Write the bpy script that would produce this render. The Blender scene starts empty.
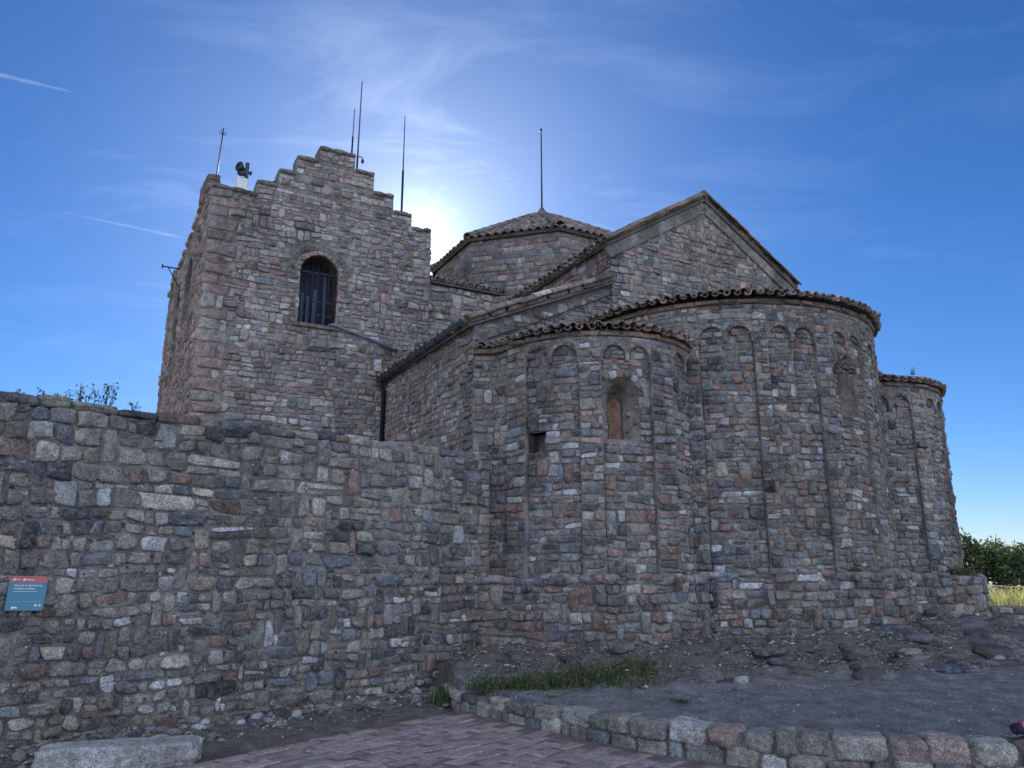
import bpy, math, random
import numpy as np
from math import sin, cos, pi, radians, sqrt, atan2, degrees, hypot

C = bpy.context.scene.collection
RNG = np.random.default_rng(11)
random.seed(5)

# ------------------------------------------------------------------ layout
# plan axes of the church: u runs along its east front (to the right and away), v runs down the nave (away)
AX = radians(-28.1)
A = np.array([sin(AX), cos(AX), 0.0])
B = np.array([cos(AX), -sin(AX), 0.0])
ORG = np.array([-0.70, 11.20, 0.0])
def W(u, v, z=0.0):
    return ORG + B*u + A*v + np.array([0, 0, z])
def W2(u, v):
    return W(u, v)[:2]

# ------------------------------------------------------------------ noise
def _hash(i, j, k):
    n = (i.astype(np.int64)*73856093) ^ (j.astype(np.int64)*19349663) ^ (k.astype(np.int64)*83492791)
    n = (n ^ (n >> 13))*1274126177
    n = n ^ (n >> 16)
    return (n & 0xFFFFFF)/float(0xFFFFFF)*2-1
def vnoise(P):
    P = np.asarray(P, float)
    I = np.floor(P).astype(np.int64); f = P-I; f = f*f*(3-2*f)
    r = 0
    for dx in (0, 1):
        for dy in (0, 1):
            for dz in (0, 1):
                w = (f[..., 0] if dx else 1-f[..., 0])*(f[..., 1] if dy else 1-f[..., 1])*(f[..., 2] if dz else 1-f[..., 2])
                r = r+w*_hash(I[..., 0]+dx, I[..., 1]+dy, I[..., 2]+dz)
    return r
def fbm(P, octv=4, gain=.5):
    P = np.asarray(P, float); r = 0; a = 1
    for o in range(octv):
        r = r+a*vnoise(P*(2.03**o)+o*17.3); a *= gain
    return r

# ------------------------------------------------------------------ mesh accumulator
class Acc:
    def __init__(self):
        self.V = []; self.Q = []; self.T = []; self.Cc = []; self.MQ = []; self.MT = []; self.n = 0
    def add(self, V, Q=None, T=None, col=(.2, .2, .2), mat=0):
        V = np.asarray(V, float).reshape(-1, 3)
        col = np.asarray(col, float)
        if col.ndim == 1: col = np.repeat(col[None], len(V), 0)
        self.V.append(V); self.Cc.append(col)
        if Q is not None and len(Q):
            Q = np.asarray(Q, np.int64).reshape(-1, 4); self.Q.append(Q+self.n); self.MQ.append(np.full(len(Q), mat))
        if T is not None and len(T):
            T = np.asarray(T, np.int64).reshape(-1, 3); self.T.append(T+self.n); self.MT.append(np.full(len(T), mat))
        self.n += len(V)
        return self
    def build(self, name, mats, parent=None, origin=None, smooth=True):
        V = np.concatenate(self.V); Cc = np.concatenate(self.Cc)
        Q = np.concatenate(self.Q) if self.Q else np.zeros((0, 4), np.int64)
        T = np.concatenate(self.T) if self.T else np.zeros((0, 3), np.int64)
        M = np.concatenate(self.MQ+self.MT).astype(np.int32)
        org = np.zeros(3)
        p = parent
        if p is not None:
            org = np.array(p['_org'])
        elif origin is not None:
            org = np.asarray(origin, float)
        me = bpy.data.meshes.new(name)
        me.vertices.add(len(V)); me.vertices.foreach_set('co', (V-org).astype(np.float32).ravel())
        idx = np.concatenate([Q.ravel(), T.ravel()]).astype(np.int32)
        me.loops.add(len(idx)); me.loops.foreach_set('vertex_index', idx)
        me.polygons.add(len(Q)+len(T))
        st = np.concatenate([np.arange(len(Q))*4, len(Q)*4+np.arange(len(T))*3]).astype(np.int32)
        me.polygons.foreach_set('loop_start', st)
        if not isinstance(mats, (list, tuple)): mats = [mats]
        for m in mats: me.materials.append(m)
        me.polygons.foreach_set('material_index', M)
        me.polygons.foreach_set('use_smooth', np.full(len(M), smooth))
        at = me.color_attributes.new('Col', 'FLOAT_COLOR', 'POINT')
        at.data.foreach_set('color', np.concatenate([Cc, np.ones((len(Cc), 1))], 1).astype(np.float32).ravel())
        me.update(calc_edges=True); me.validate()
        o = bpy.data.objects.new(name, me); C.objects.link(o)
        o['_org'] = org.tolist()
        if parent is not None: o.parent = parent
        else: o.location = org
        return o

def tag(o, label=None, cat=None, group=None, kind=None):
    if label: o['label'] = label
    if cat: o['category'] = cat
    if group: o['group'] = group
    if kind: o['kind'] = kind
    return o
def thing(name, loc, label, cat, group=None):
    o = bpy.data.objects.new(name, None); C.objects.link(o)
    o.location = loc; o.empty_display_size = .3; o['_org'] = list(map(float, loc))
    return tag(o, label, cat, group)

# ------------------------------------------------------------------ materials
def newmat(name):
    m = bpy.data.materials.new(name); m.use_nodes = True
    nt = m.node_tree; nt.nodes.clear()
    out = nt.nodes.new('ShaderNodeOutputMaterial'); b = nt.nodes.new('ShaderNodeBsdfPrincipled')
    nt.links.new(b.outputs[0], out.inputs[0])
    return m, nt, b
def nd(nt, t, **k):
    n = nt.nodes.new(t)
    for a, v in k.items():
        if a.startswith('in_'): n.inputs[a[3:].replace('_', ' ')].default_value = v
        else: setattr(n, a, v)
    return n
def noise(nt, co, scale, detail=4, rough=.6):
    n = nd(nt, 'ShaderNodeTexNoise'); n.inputs['Scale'].default_value = scale
    n.inputs['Detail'].default_value = detail; n.inputs['Roughness'].default_value = rough
    nt.links.new(co, n.inputs['Vector']); return n.outputs['Fac']
def mapr(nt, v, a, b, c, d):
    n = nd(nt, 'ShaderNodeMapRange'); nt.links.new(v, n.inputs[0])
    for i, x in enumerate((a, b, c, d)): n.inputs[1+i].default_value = x
    return n.outputs[0]
def mul(nt, col, fac):
    n = nd(nt, 'ShaderNodeVectorMath', operation='SCALE'); nt.links.new(col, n.inputs[0]); nt.links.new(fac, n.inputs['Scale'])
    return n.outputs[0]
def mixc(nt, fac, c1, c2, blend='MIX'):
    n = nd(nt, 'ShaderNodeMix', data_type='RGBA', blend_type=blend)
    if isinstance(fac, float): n.inputs[0].default_value = fac
    else: nt.links.new(fac, n.inputs[0])
    for k, c in ((6, c1), (7, c2)):
        if isinstance(c, tuple): n.inputs[k].default_value = (*c, 1)
        else: nt.links.new(c, n.inputs[k])
    return n.outputs[2]
def bump(nt, b, h, dist, strength=1.0):
    n = nd(nt, 'ShaderNodeBump'); n.inputs['Strength'].default_value = strength; n.inputs['Distance'].default_value = dist
    nt.links.new(h, n.inputs['Height']); nt.links.new(n.outputs[0], b.inputs['Normal'])
def math2(nt, op, a_, b_):
    n = nd(nt, 'ShaderNodeMath', operation=op)
    for i, x in enumerate((a_, b_)):
        if isinstance(x, (int, float)): n.inputs[i].default_value = x
        else: nt.links.new(x, n.inputs[i])
    return n.outputs[0]

def rough_mat(name, s1=9, s2=60, lo=.62, hi=1.38, lichen=.35, bumpd=.012, rough=.92, attr=True, base=(.2, .2, .2), lich_col=(.34, .32, .28), smear=0.0, lime=0.0):
    m, nt, b = newmat(name)
    co = nd(nt, 'ShaderNodeNewGeometry').outputs['Position']
    if attr: col = nd(nt, 'ShaderNodeAttribute', attribute_name='Col').outputs['Color']
    else:
        r = nd(nt, 'ShaderNodeRGB'); r.outputs[0].default_value = (*base, 1); col = r.outputs[0]
    n1 = noise(nt, co, s1, 5, .65); n2 = noise(nt, co, s2, 5, .75); n5 = noise(nt, co, s2*.33, 4, .7)
    if smear:      # old mortar and dust rubbed over the faces
        sm = mapr(nt, noise(nt, co, 13, 6, .72), .47, .66, 0, smear)
        col = mixc(nt, sm, col, (.31, .285, .25))
    if smear or lichen > .2:      # broad damp streaks and tan weathering
        mpn = nd(nt, 'ShaderNodeMapping'); mpn.inputs['Scale'].default_value = (1, 1, .35); nt.links.new(co, mpn.inputs[0])
        st_ = noise(nt, mpn.outputs[0], 1.6, 5, .6); bl_ = noise(nt, co, .55, 4, .55)
        col = mixc(nt, mapr(nt, bl_, .42, .66, 0, .45), col, mixc(nt, .55, col, (.31, .265, .195)))
        col = mul(nt, col, mapr(nt, st_, .35, .65, .72, 1.2))
    f = math2(nt, 'MULTIPLY', mapr(nt, n1, .3, .7, lo, hi), mapr(nt, n2, .34, .66, .45, 1.55))
    f = math2(nt, 'MULTIPLY', f, mapr(nt, n5, .35, .65, .78, 1.22))
    c = mul(nt, col, f)
    if lichen:
        n3 = noise(nt, co, 6.5, 7, .8)
        lf = mapr(nt, n3, .55, .66, 0, lichen)
        c = mixc(nt, lf, c, mul(nt, (lambda q: (setattr(q.outputs[0], 'default_value', (*lich_col, 1)), q.outputs[0])[1])(nt.nodes.new('ShaderNodeRGB')), mapr(nt, n2, .3, .7, .6, 1.4)))
        n4 = noise(nt, co, 42, 3, .6)
        sf = mapr(nt, n4, .64, .70, 0, .6)
        c = mixc(nt, sf, c, (.50, .485, .45))
        n6 = noise(nt, co, 33, 3, .6)
        c = mixc(nt, mapr(nt, n6, .64, .70, 0, .6), c, (.05, .047, .045))
    if lime: c = mixc(nt, mapr(nt, noise(nt, co, 2.2, 6, .7), .50, .62, 0, lime), c, (.50, .47, .43))
    nt.links.new(c, b.inputs['Base Color'])
    b.inputs['Roughness'].default_value = rough; b.inputs['Specular IOR Level'].default_value = .2
    h = math2(nt, 'ADD', math2(nt, 'MULTIPLY', n1, .8), math2(nt, 'ADD', math2(nt, 'MULTIPLY', n2, .8), math2(nt, 'MULTIPLY', n5, .8)))
    bump(nt, b, h, bumpd, 1.0)
    return m
def flat_mat(name, col, rough=.5, metal=0.0, var=.15, scale=14):
    m, nt, b = newmat(name)
    co = nd(nt, 'ShaderNodeNewGeometry').outputs['Position']
    n1 = noise(nt, co, scale, 4)
    r = nd(nt, 'ShaderNodeRGB'); r.outputs[0].default_value = (*col, 1)
    nt.links.new(mul(nt, r.outputs[0], mapr(nt, n1, .3, .7, 1-var, 1+var)), b.inputs['Base Color'])
    b.inputs['Roughness'].default_value = rough; b.inputs['Metallic'].default_value = metal
    return m
def leaf_mat(name, trans=.45):
    m, nt, b = newmat(name)
    col = nd(nt, 'ShaderNodeAttribute', attribute_name='Col').outputs['Color']
    nt.links.new(col, b.inputs['Base Color']); b.inputs['Roughness'].default_value = .55
    t = nd(nt, 'ShaderNodeBsdfTranslucent'); nt.links.new(mixc(nt, .5, col, (1.0, .95, .3), 'MULTIPLY'), t.inputs[0])
    mx = nd(nt, 'ShaderNodeMixShader'); mx.inputs[0].default_value = trans
    nt.links.new(b.outputs[0], mx.inputs[1]); nt.links.new(t.outputs[0], mx.inputs[2])
    out = [n for n in nt.nodes if n.type == 'OUTPUT_MATERIAL'][0]
    nt.links.new(mx.outputs[0], out.inputs[0])
    return m

STONE = rough_mat('rubble_stone', s2=72, bumpd=.022, smear=.6, lichen=.45)
MORTAR = rough_mat('lime_mortar', s1=16, s2=110, lo=.6, hi=1.35, lichen=.35, bumpd=.035, lime=.7)
TILE = rough_mat('clay_tile', s1=12, s2=70, lo=.6, hi=1.4, lichen=.55, bumpd=.006, lich_col=(.26, .26, .23))
EARTH = rough_mat('stony_earth', s1=5.0, s2=130, lo=.6, hi=1.35, lichen=.10, bumpd=.03)
FARGROUND = rough_mat('dry_ground', s1=.25, s2=3.0, lo=.7, hi=1.3, lichen=0, bumpd=.05)
PAVER = rough_mat('red_paver', s1=5, s2=80, lo=.7, hi=1.25, lichen=.15, bumpd=.004, rough=.85, lich_col=(.30, .22, .20))
METAL_DARK = flat_mat('dark_steel', (.03, .032, .036), .45, .6)
METAL_GREY = flat_mat('zinc_grey', (.085, .095, .11), .5, .5)
GREY_PIPE = flat_mat('grey_plastic', (.16, .19, .23), .5)
WHITE = flat_mat('white_paint', (.74, .74, .68), .5, var=.06)
BLACK = flat_mat('black_plastic', (.015, .017, .022), .4)
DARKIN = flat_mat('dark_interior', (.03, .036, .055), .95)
BLUEDOOR = flat_mat('blue_grey_board', (.05, .075, .13), .7)
TEAL = flat_mat('teal_enamel', (.07, .235, .315), .35, var=.05)
RED = flat_mat('red_enamel', (.50, .13, .13), .35, var=.05)
LETTER = flat_mat('white_lettering', (.8, .82, .82), .5, var=.02)
INFILL = rough_mat('brick_infill', s1=8, s2=50, lo=.75, hi=1.25, lichen=0, bumpd=.01)
ROPE = flat_mat('pale_rope', (.55, .50, .40), .9)
MAGENTA = flat_mat('magenta_cloth', (.42, .012, .11), .85)
DARKCLOTH = flat_mat('dark_cloth', (.02, .02, .035), .85)
PALECLOTH = flat_mat('pale_pink_cloth', (.62, .45, .5), .85)
LEAF = leaf_mat('leaf')
BARK = rough_mat('bark', lichen=0)

# ------------------------------------------------------------------ path surfaces
class Surf:
    """Vertical surface over a plan path; s along it (left to right seen from outside), t up, d outward."""
    def __init__(self, pts, z0=0.0, step=.05, s0=0.0, smooth=0):
        pts = np.asarray(pts, float)
        seg = np.hypot(*(pts[1:]-pts[:-1]).T); L = np.concatenate([[0], np.cumsum(seg)])
        n = max(2, int(L[-1]/step)+1); ss = np.linspace(0, L[-1], n)
        self.ss = ss+s0; self.P = np.stack([np.interp(ss, L, pts[:, i]) for i in (0, 1)], 1)
        d = np.gradient(self.P, axis=0); d /= np.linalg.norm(d, axis=1)[:, None]
        N = np.stack([d[:, 1], -d[:, 0]], 1)
        for _ in range(smooth):
            N[1:-1] = (N[:-2]+N[1:-1]*2+N[2:])/4
        N /= np.linalg.norm(N, axis=1)[:, None]
        self.N = N; self.z0 = z0; self.L = L[-1]
    def __call__(self, s, t, d):
        s = np.asarray(s, float); t = np.asarray(t, float)+0*s; d = np.asarray(d, float)+0*s
        e = s-np.clip(s, self.ss[0], self.ss[-1])
        x = np.interp(s, self.ss, self.P[:, 0]); y = np.interp(s, self.ss, self.P[:, 1])
        nx = np.interp(s, self.ss, self.N[:, 0]); ny = np.interp(s, self.ss, self.N[:, 1])
        x = x-ny*e; y = y+nx*e
        return np.stack([x+nx*d, y+ny*d, t+self.z0], -1)
def line(p, q, **k): return Surf([p, q], **k)
def arc_pts(uc, v0, r, t0, t1, n=60):
    return [W2(uc-r*cos(t), v0-r*sin(t)) for t in np.linspace(radians(t0), radians(t1), n)]

class FlatSurf:
    def __init__(self, o, sx, tx, nx): self.o = np.asarray(o, float); self.a = (np.asarray(sx, float), np.asarray(tx, float), np.asarray(nx, float))
    def __call__(self, s, t, d):
        s = np.asarray(s, float)[..., None]; t = np.asarray(t, float)[..., None]; d = np.asarray(d, float)[..., None]
        return self.o+self.a[0]*s+self.a[1]*t+self.a[2]*d

# ------------------------------------------------------------------ masonry
def pal(entries):
    c = np.array([e[0] for e in entries]); w = np.array([e[1] for e in entries], float)
    return c, w/w.sum()
P_WALL = pal([((.215, .19, .155), 3.6), ((.18, .17, .155), 3), ((.112, .126, .146), 2.2), ((.06, .066, .076), 2.3), ((.18, .112, .09), 1.1), ((.46, .45, .43), .9), ((.25, .21, .155), 1.5)])
P_APSE = pal([((.165, .14, .12), 3), ((.19, .115, .09), 2.3), ((.112, .126, .146), 2.2), ((.19, .185, .18), 2), ((.06, .062, .07), 1.7), ((.42, .40, .37), .5), ((.23, .19, .15), 1.3)])
P_TOWER = pal([((.235, .175, .155), 2.6), ((.255, .225, .185), 3.4), ((.215, .205, .195), 3), ((.21, .13, .108), 1.2), ((.12, .13, .145), .6), ((.40, .37, .33), .3), ((.14, .10, .09), .8)])
P_RED = pal([((.23, .152, .13), 3), ((.215, .125, .105), 1.3), ((.225, .19, .165), 2.2), ((.17, .128, .118), 1.2)])
P_NAVE = pal([((.20, .165, .14), 3), ((.22, .14, .115), 2), ((.15, .15, .155), 2), ((.25, .215, .175), 1.5), ((.10, .10, .11), .8)])
P_ARCH = pal([((.27, .20, .155), 2), ((.29, .25, .19), 2), ((.24, .15, .115), 1)])
P_LOW = pal([((.24, .215, .175), 3), ((.20, .185, .16), 2), ((.20, .135, .11), 1.1), ((.11, .12, .135), 1.6), ((.33, .315, .28), 1.0), ((.14, .105, .10), .7)])
MORT_C = (.265, .242, .215)
for _p in (P_WALL, P_APSE, P_TOWER, P_RED, P_NAVE, P_ARCH, P_LOW): _p[0][:] = _p[0]*1.6
def pick(p, n, rng, sig=.20):
    i = rng.choice(len(p[1]), n, p=p[1])
    c = p[0][i]; g = c.mean(1, keepdims=True)
    c = g+(c-g)*.85; c = c*.90+np.array([.165, .15, .135])*.10
    return np.clip(c*np.exp(rng.normal(0, sig, (n, 1)))*(1+rng.normal(0, .02, (n, 3))), .015, .6)

def fill(s0, s1, t0, t1, h, w, rng, hv=.20, wv=.40, wob=.24, split=.10, tall=.13, minw=.55):
    """Irregularly coursed rubble: list of quads (4 corners in s,t) covering the rectangle."""
    H = t1-t0
    if H < .02 or s1-s0 < .02: return []
    n = max(1, int(round(H/h)))
    hs = np.exp(rng.normal(0, hv, n)); hs *= H/hs.sum(); tb = t0+np.concatenate([[0], np.cumsum(hs)])
    ph = rng.uniform(0, 100, n+1)
    def Bk(k, s):
        if k <= 0: return t0
        if k >= n: return t1
        return tb[k]+wob*h*(sin(s*2.1/w*.35+ph[k])*.6+sin(s*5.3/w*.35+ph[k]*1.7)*.4)
    out = []; blocked = []
    for k in range(n):
        nb = []; free = []; c = s0
        for (x, y) in sorted(blocked):
            if x > c+1e-4: free.append((c, x))
            c = max(c, y)
        if c < s1-1e-4: free.append((c, s1))
        for fa, fb in free:
            s = fa; sl = 0.0
            while s < fb-1e-4:
                hh = Bk(k+1, s)-Bk(k, s)
                wd = w*np.exp(rng.normal(-.08, wv))
                wd = max(wd, minw*h)
                if fb-s-wd < max(.45*w*.6, minw*h): wd = fb-s
                e = s+wd
                sr = 0.0 if e > fb-1e-4 else rng.normal(0, .07)*hh
                lo0, lo1, hi0, hi1 = Bk(k, s), Bk(k, e), Bk(k+1, s), Bk(k+1, e)
                r = rng.random()
                if k+2 <= n and r < tall and wd < 1.1*w and e < fb-.02:
                    out.append([(s-sl, lo0), (e-sr, lo1), (e+sr*0, Bk(k+2, e)), (s+sl*0, Bk(k+2, s))]); nb.append((s, e))
                elif r < tall+split and hh > 1.0*h:
                    m = rng.uniform(.33, .67); m0 = lo0+(hi0-lo0)*m; m1 = lo1+(hi1-lo1)*min(.75, max(.25, m+rng.normal(0, .07)))
                    if rng.random() < .4 and wd > .8*w:
                        q = s+wd*rng.uniform(.35, .65); qm0 = m0+(m1-m0)*.5; lq = (lo0+lo1)/2
                        out.append([(s-sl, lo0), (q, lq), (q, qm0), (s, m0)]); out.append([(q, lq), (e-sr, lo1), (e, m1), (q, qm0)])
                    else:
                        out.append([(s-sl, lo0), (e-sr, lo1), (e, m1), (s, m0)])
                    out.append([(s, m0), (e, m1), (e+sr, hi1), (s+sl, hi0)])
                else:
                    out.append([(s-sl, lo0), (e-sr, lo1), (e+sr, hi1), (s+sl, hi0)])
                s = e; sl = sr
        blocked = nb
    return out
def ring(sc, tc, r0, r1, n, a0=0, a1=pi):
    out = []
    for i in range(n):
        x, y = a0+(a1-a0)*i/n, a0+(a1-a0)*(i+1)/n
        out.append([(sc-r0*cos(x), tc+r0*sin(x)), (sc-r1*cos(x), tc+r1*sin(x)), (sc-r1*cos(y), tc+r1*sin(y)), (sc-r0*cos(y), tc+r0*sin(y))])
    # corners ordered: inner-left, outer-left, outer-right, inner-right -> lower-left .. as a quad it is fine
    return out

def stones(acc, surf, quads, palette, rng, d0=0.0, relief=.022, gap=.012, K=16, mat=0, squarish=(3.0, 9.0), skip=None, sig=.26, sink=.012):
    if not len(quads): return
    Qd = np.asarray(quads, float)
    if skip is not None:
        keep = np.array([not skip(q) for q in Qd]); Qd = Qd[keep]
        if not len(Qd): return
    n = len(Qd)
    wd = np.linalg.norm((Qd[:, 1]+Qd[:, 2]-Qd[:, 0]-Qd[:, 3])/2, axis=1); hg = np.linalg.norm((Qd[:, 2]+Qd[:, 3]-Qd[:, 0]-Qd[:, 1])/2, axis=1)
    sc = np.minimum(wd, hg)
    Qd = Qd+rng.normal(0, 1, Qd.shape)*(sc*.07)[:, None, None]
    th = np.linspace(0, 2*pi, K, endpoint=False)[None]+rng.uniform(-.12, .12, (n, 1))
    ex = 2/rng.uniform(*squarish, (n, 1))
    c, s = np.cos(th), np.sin(th)
    p = np.sign(c)*np.abs(c)**ex; q = np.sign(s)*np.abs(s)**ex
    jit = rng.normal(0, 1, (n, K)); jit = (jit+np.roll(jit, 1, 1)*.8)/1.3
    ph3 = rng.uniform(0, 2*pi, (n, 1)); ph4 = rng.uniform(0, 2*pi, (n, 1))
    rad = 1+jit*.05-.035+.05*np.cos(3*th+ph3)+.03*np.cos(5*th+ph4)
    g = 1.15*gap*np.exp(rng.normal(0, .45, (n, 1)))
    p = p*rad*np.clip(1-g/wd[:, None], .45, 1); q = q*rad*np.clip(1-g/hg[:, None], .45, 1)
    rings = [(1.0, None), (.975, .6), (.89, .94), (.5, 1.0)]
    rel = .9*relief*np.exp(rng.normal(0, .4, (n, 1)))*np.clip(sc[:, None]/.1, .5, 1.5)
    tx = rng.normal(0, .35, (n, 1)); ty = rng.normal(0, .35, (n, 1))
    cols = pick(palette, n, rng, sig)
    Vs = []
    for (k, hfr) in rings:
        pp, qq = p*k, q*k
        ST = bil(Qd, pp, qq)
        if hfr is None: d = np.full((n, K), -sink)
        else: d = rel*(hfr+tx*pp*hfr+ty*qq*hfr+rng.normal(0, .10 if hfr < 1 else .16, (n, K)))
        Vs.append(surf(ST[..., 0], ST[..., 1], d0+d))
    ST = bil(Qd, np.zeros((n, 1)), np.zeros((n, 1)))
    Vc = surf(ST[..., 0], ST[..., 1], d0+rel*(1.02+rng.normal(0, .12, (n, 1))))
    V = np.concatenate(Vs+[Vc], 1)                         # n, 4K+1, 3
    m = 4*K+1
    base = (np.arange(n)*m)[:, None]
    qs = []
    i = np.arange(K); j = (i+1) % K
    for r in range(3):
        qs.append(np.stack([r*K+i, r*K+j, (r+1)*K+j, (r+1)*K+i], -1))
    qs = np.concatenate(qs); ts = np.stack([3*K+i, 3*K+j, np.full(K, 4*K)], -1)
    Qi = (base[:, :, None]+qs[None]).reshape(-1, 4); Ti = (base[:, :, None]+ts[None]).reshape(-1, 3)
    acc.add(V.reshape(-1, 3), Qi, Ti, np.repeat(cols, m, 0), mat)
def bil(Qd, p, q):
    a = (1-p)/2; b_ = (1+p)/2; c = (1-q)/2; d = (1+q)/2
    return (Qd[:, None, 0]*(a*c)[..., None]+Qd[:, None, 1]*(b_*c)[..., None]+Qd[:, None, 2]*(b_*d)[..., None]+Qd[:, None, 3]*(a*d)[..., None])

def chips(acc, surf, n, rect, rng, d0=0.0, size=.02, skip=None, mat=0, cols=None):
    """little pinning stones and pale bits pressed into the joints"""
    s0, s1, t0, t1 = rect
    q = []
    for _ in range(n):
        s, t = rng.uniform(s0, s1), rng.uniform(t0, t1); a_, b_ = size*np.exp(rng.normal(0, .4)), size*.6*np.exp(rng.normal(0, .4))
        q.append([(s-a_, t-b_), (s+a_, t-b_), (s+a_, t+b_), (s-a_, t+b_)])
    p = cols or pal([((.45, .44, .41), 1), ((.05, .05, .055), 1), ((.2, .12, .1), 1)])
    stones(acc, surf, q, p, rng, d0=d0+.006, relief=.012, gap=0, K=8, mat=mat, skip=skip)

def slab(acc, surf, ss, lo, hi, df, db, mat=1, col=MORT_C):
    """solid strip of wall between lo(s) and hi(s), front at df, back at db"""
    ss = np.asarray(ss, float)
    L = np.array([lo(s) if callable(lo) else lo for s in ss], float); Hh = np.array([hi(s) if callable(hi) else hi for s in ss], float)
    n = len(ss)
    V = np.stack([surf(ss, L, df), surf(ss, Hh, df), surf(ss, Hh, db), surf(ss, L, db)], 1).reshape(-1, 3)
    Q = []
    for i in range(n-1):
        a0, b0 = 4*i, 4*i+4
        for k in range(4):
            Q.append((a0+k, b0+k, b0+(k+1) % 4, a0+(k+1) % 4))
    Q.append((3, 2, 1, 0)); e = 4*(n-1); Q.append((e, e+1, e+2, e+3))
    Q = np.array(Q)
    # unshared corners so that smooth shading keeps hard edges
    Vx = V[Q.ravel()]; Qx = np.arange(len(Q)*4).reshape(-1, 4)
    acc.add(Vx, Qx, None, col, mat)

def box(acc, c, ax, hs, col=(.2, .2, .2), mat=0):
    c = np.asarray(c, float); ax = [np.asarray(x, float) for x in ax]
    sg = [(-1, -1, -1), (1, -1, -1), (1, 1, -1), (-1, 1, -1), (-1, -1, 1), (1, -1, 1), (1, 1, 1), (-1, 1, 1)]
    V = np.array([c+sum(ax[i]*hs[i]*g[i] for i in range(3)) for g in sg])
    Q = np.array([(0, 3, 2, 1), (4, 5, 6, 7), (0, 1, 5, 4), (1, 2, 6, 5), (2, 3, 7, 6), (3, 0, 4, 7)])
    acc.add(V[Q.ravel()], np.arange(24).reshape(-1, 4), None, col, mat)

def block(acc, c, ax, hs, rng, ex=4.5, amp=.10, nu=18, nv=11, col=(.2, .2, .2), mat=0, freq=1.7):
    """rounded irregular boulder / hewn block"""
    u = np.linspace(0, 2*pi, nu, endpoint=False); v = np.linspace(-pi/2, pi/2, nv)
    U, Vv = np.meshgrid(u, v)
    D = np.stack([np.cos(Vv)*np.cos(U), np.cos(Vv)*np.sin(U), np.sin(Vv)], -1)
    nrm = (np.abs(D)**ex).sum(-1, keepdims=True)**(1/ex)
    S = D/nrm
    o = rng.uniform(0, 1000, 3)
    S = S*(1+amp*fbm(S*freq+o, 3)[..., None])
    ax = np.array(ax, float)
    P = np.asarray(c, float)+(S*np.array(hs))@ax
    V = P.reshape(-1, 3); i = np.arange(nu); j = (i+1) % nu
    Q = np.concatenate([np.stack([r*nu+i, r*nu+j, (r+1)*nu+j, (r+1)*nu+i], -1) for r in range(nv-1)])
    acc.add(V, Q, None, col, mat)

def tube(acc, pts, r, n=8, col=(.2, .2, .2), mat=0, cap=True):
    pts = np.asarray(pts, float); m = len(pts)
    r = np.full(m, r) if np.isscalar(r) else np.asarray(r, float)
    d = np.gradient(pts, axis=0); d /= np.linalg.norm(d, axis=1)[:, None]
    up = np.array([0, 0, 1.0]); V = []
    for k in range(m):
        x = np.cross(d[k], up)
        if np.linalg.norm(x) < 1e-3: x = np.cross(d[k], [0, 1.0, 0])
        x /= np.linalg.norm(x); y = np.cross(x, d[k])
        a = np.linspace(0, 2*pi, n, endpoint=False)
        V.append(pts[k]+r[k]*(np.cos(a)[:, None]*x+np.sin(a)[:, None]*y))
    V = np.concatenate(V); i = np.arange(n); j = (i+1) % n
    Q = np.concatenate([np.stack([k*n+i, k*n+j, (k+1)*n+j, (k+1)*n+i], -1) for k in range(m-1)])
    T = None
    if cap:
        V = np.concatenate([V, pts[:1], pts[-1:]])
        T = np.concatenate([np.stack([j, i, np.full(n, m*n)], -1), np.stack([(m-1)*n+i, (m-1)*n+j, np.full(n, m*n+1)], -1)])
    acc.add(V, Q, T, col, mat)

TILE_P = pal([((.165, .115, .09), 3), ((.14, .12, .10), 2), ((.20, .12, .085), 1.5), ((.10, .09, .08), 1.2), ((.22, .17, .13), .6)]); TILE_P[0][:] = TILE_P[0]*1.45
def tiles(acc, org, down, side, nrm, length, r0, r1, rng, convex=True, th=.016, n=7, mat=0):
    """many barrel tiles at once; org is the upper end of each axis"""
    org = np.asarray(org, float); N = len(org)
    a = np.linspace(0, pi, n)
    cs, sn = np.cos(a), np.sin(a)*(1 if convex else -1)
    Vs = []
    for end, r in ((0.0, r0), (1.0, r1)):
        for rr in (r, r-th):
            P = org[:, None]+down[:, None]*(length*end)+side[:, None]*(cs*rr)[None, :, None]+nrm[:, None]*(sn*rr)[None, :, None]
            Vs.append(P)
    V = np.concatenate(Vs, 1)
    i = np.arange(n-1); o0, i0, o1, i1 = 0, n, 2*n, 3*n
    q = np.concatenate([np.stack([o0+i, o0+i+1, o1+i+1, o1+i], -1), np.stack([i0+i+1, i0+i, i1+i, i1+i+1], -1),
                        np.stack([o1+i, o1+i+1, i1+i+1, i1+i], -1), np.stack([o0+i+1, o0+i, i0+i, i0+i+1], -1),
                        np.array([[o0, o1, i1, i0], [o1+n-1, o0+n-1, i0+n-1, i1+n-1]])])
    m = 4*n
    Qi = ((np.arange(N)*m)[:, None, None]+q[None]).reshape(-1, 4)
    acc.add(V.reshape(-1, 3), Qi, None, np.repeat(pick(TILE_P, N, rng, .25), m, 0), mat)

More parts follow.
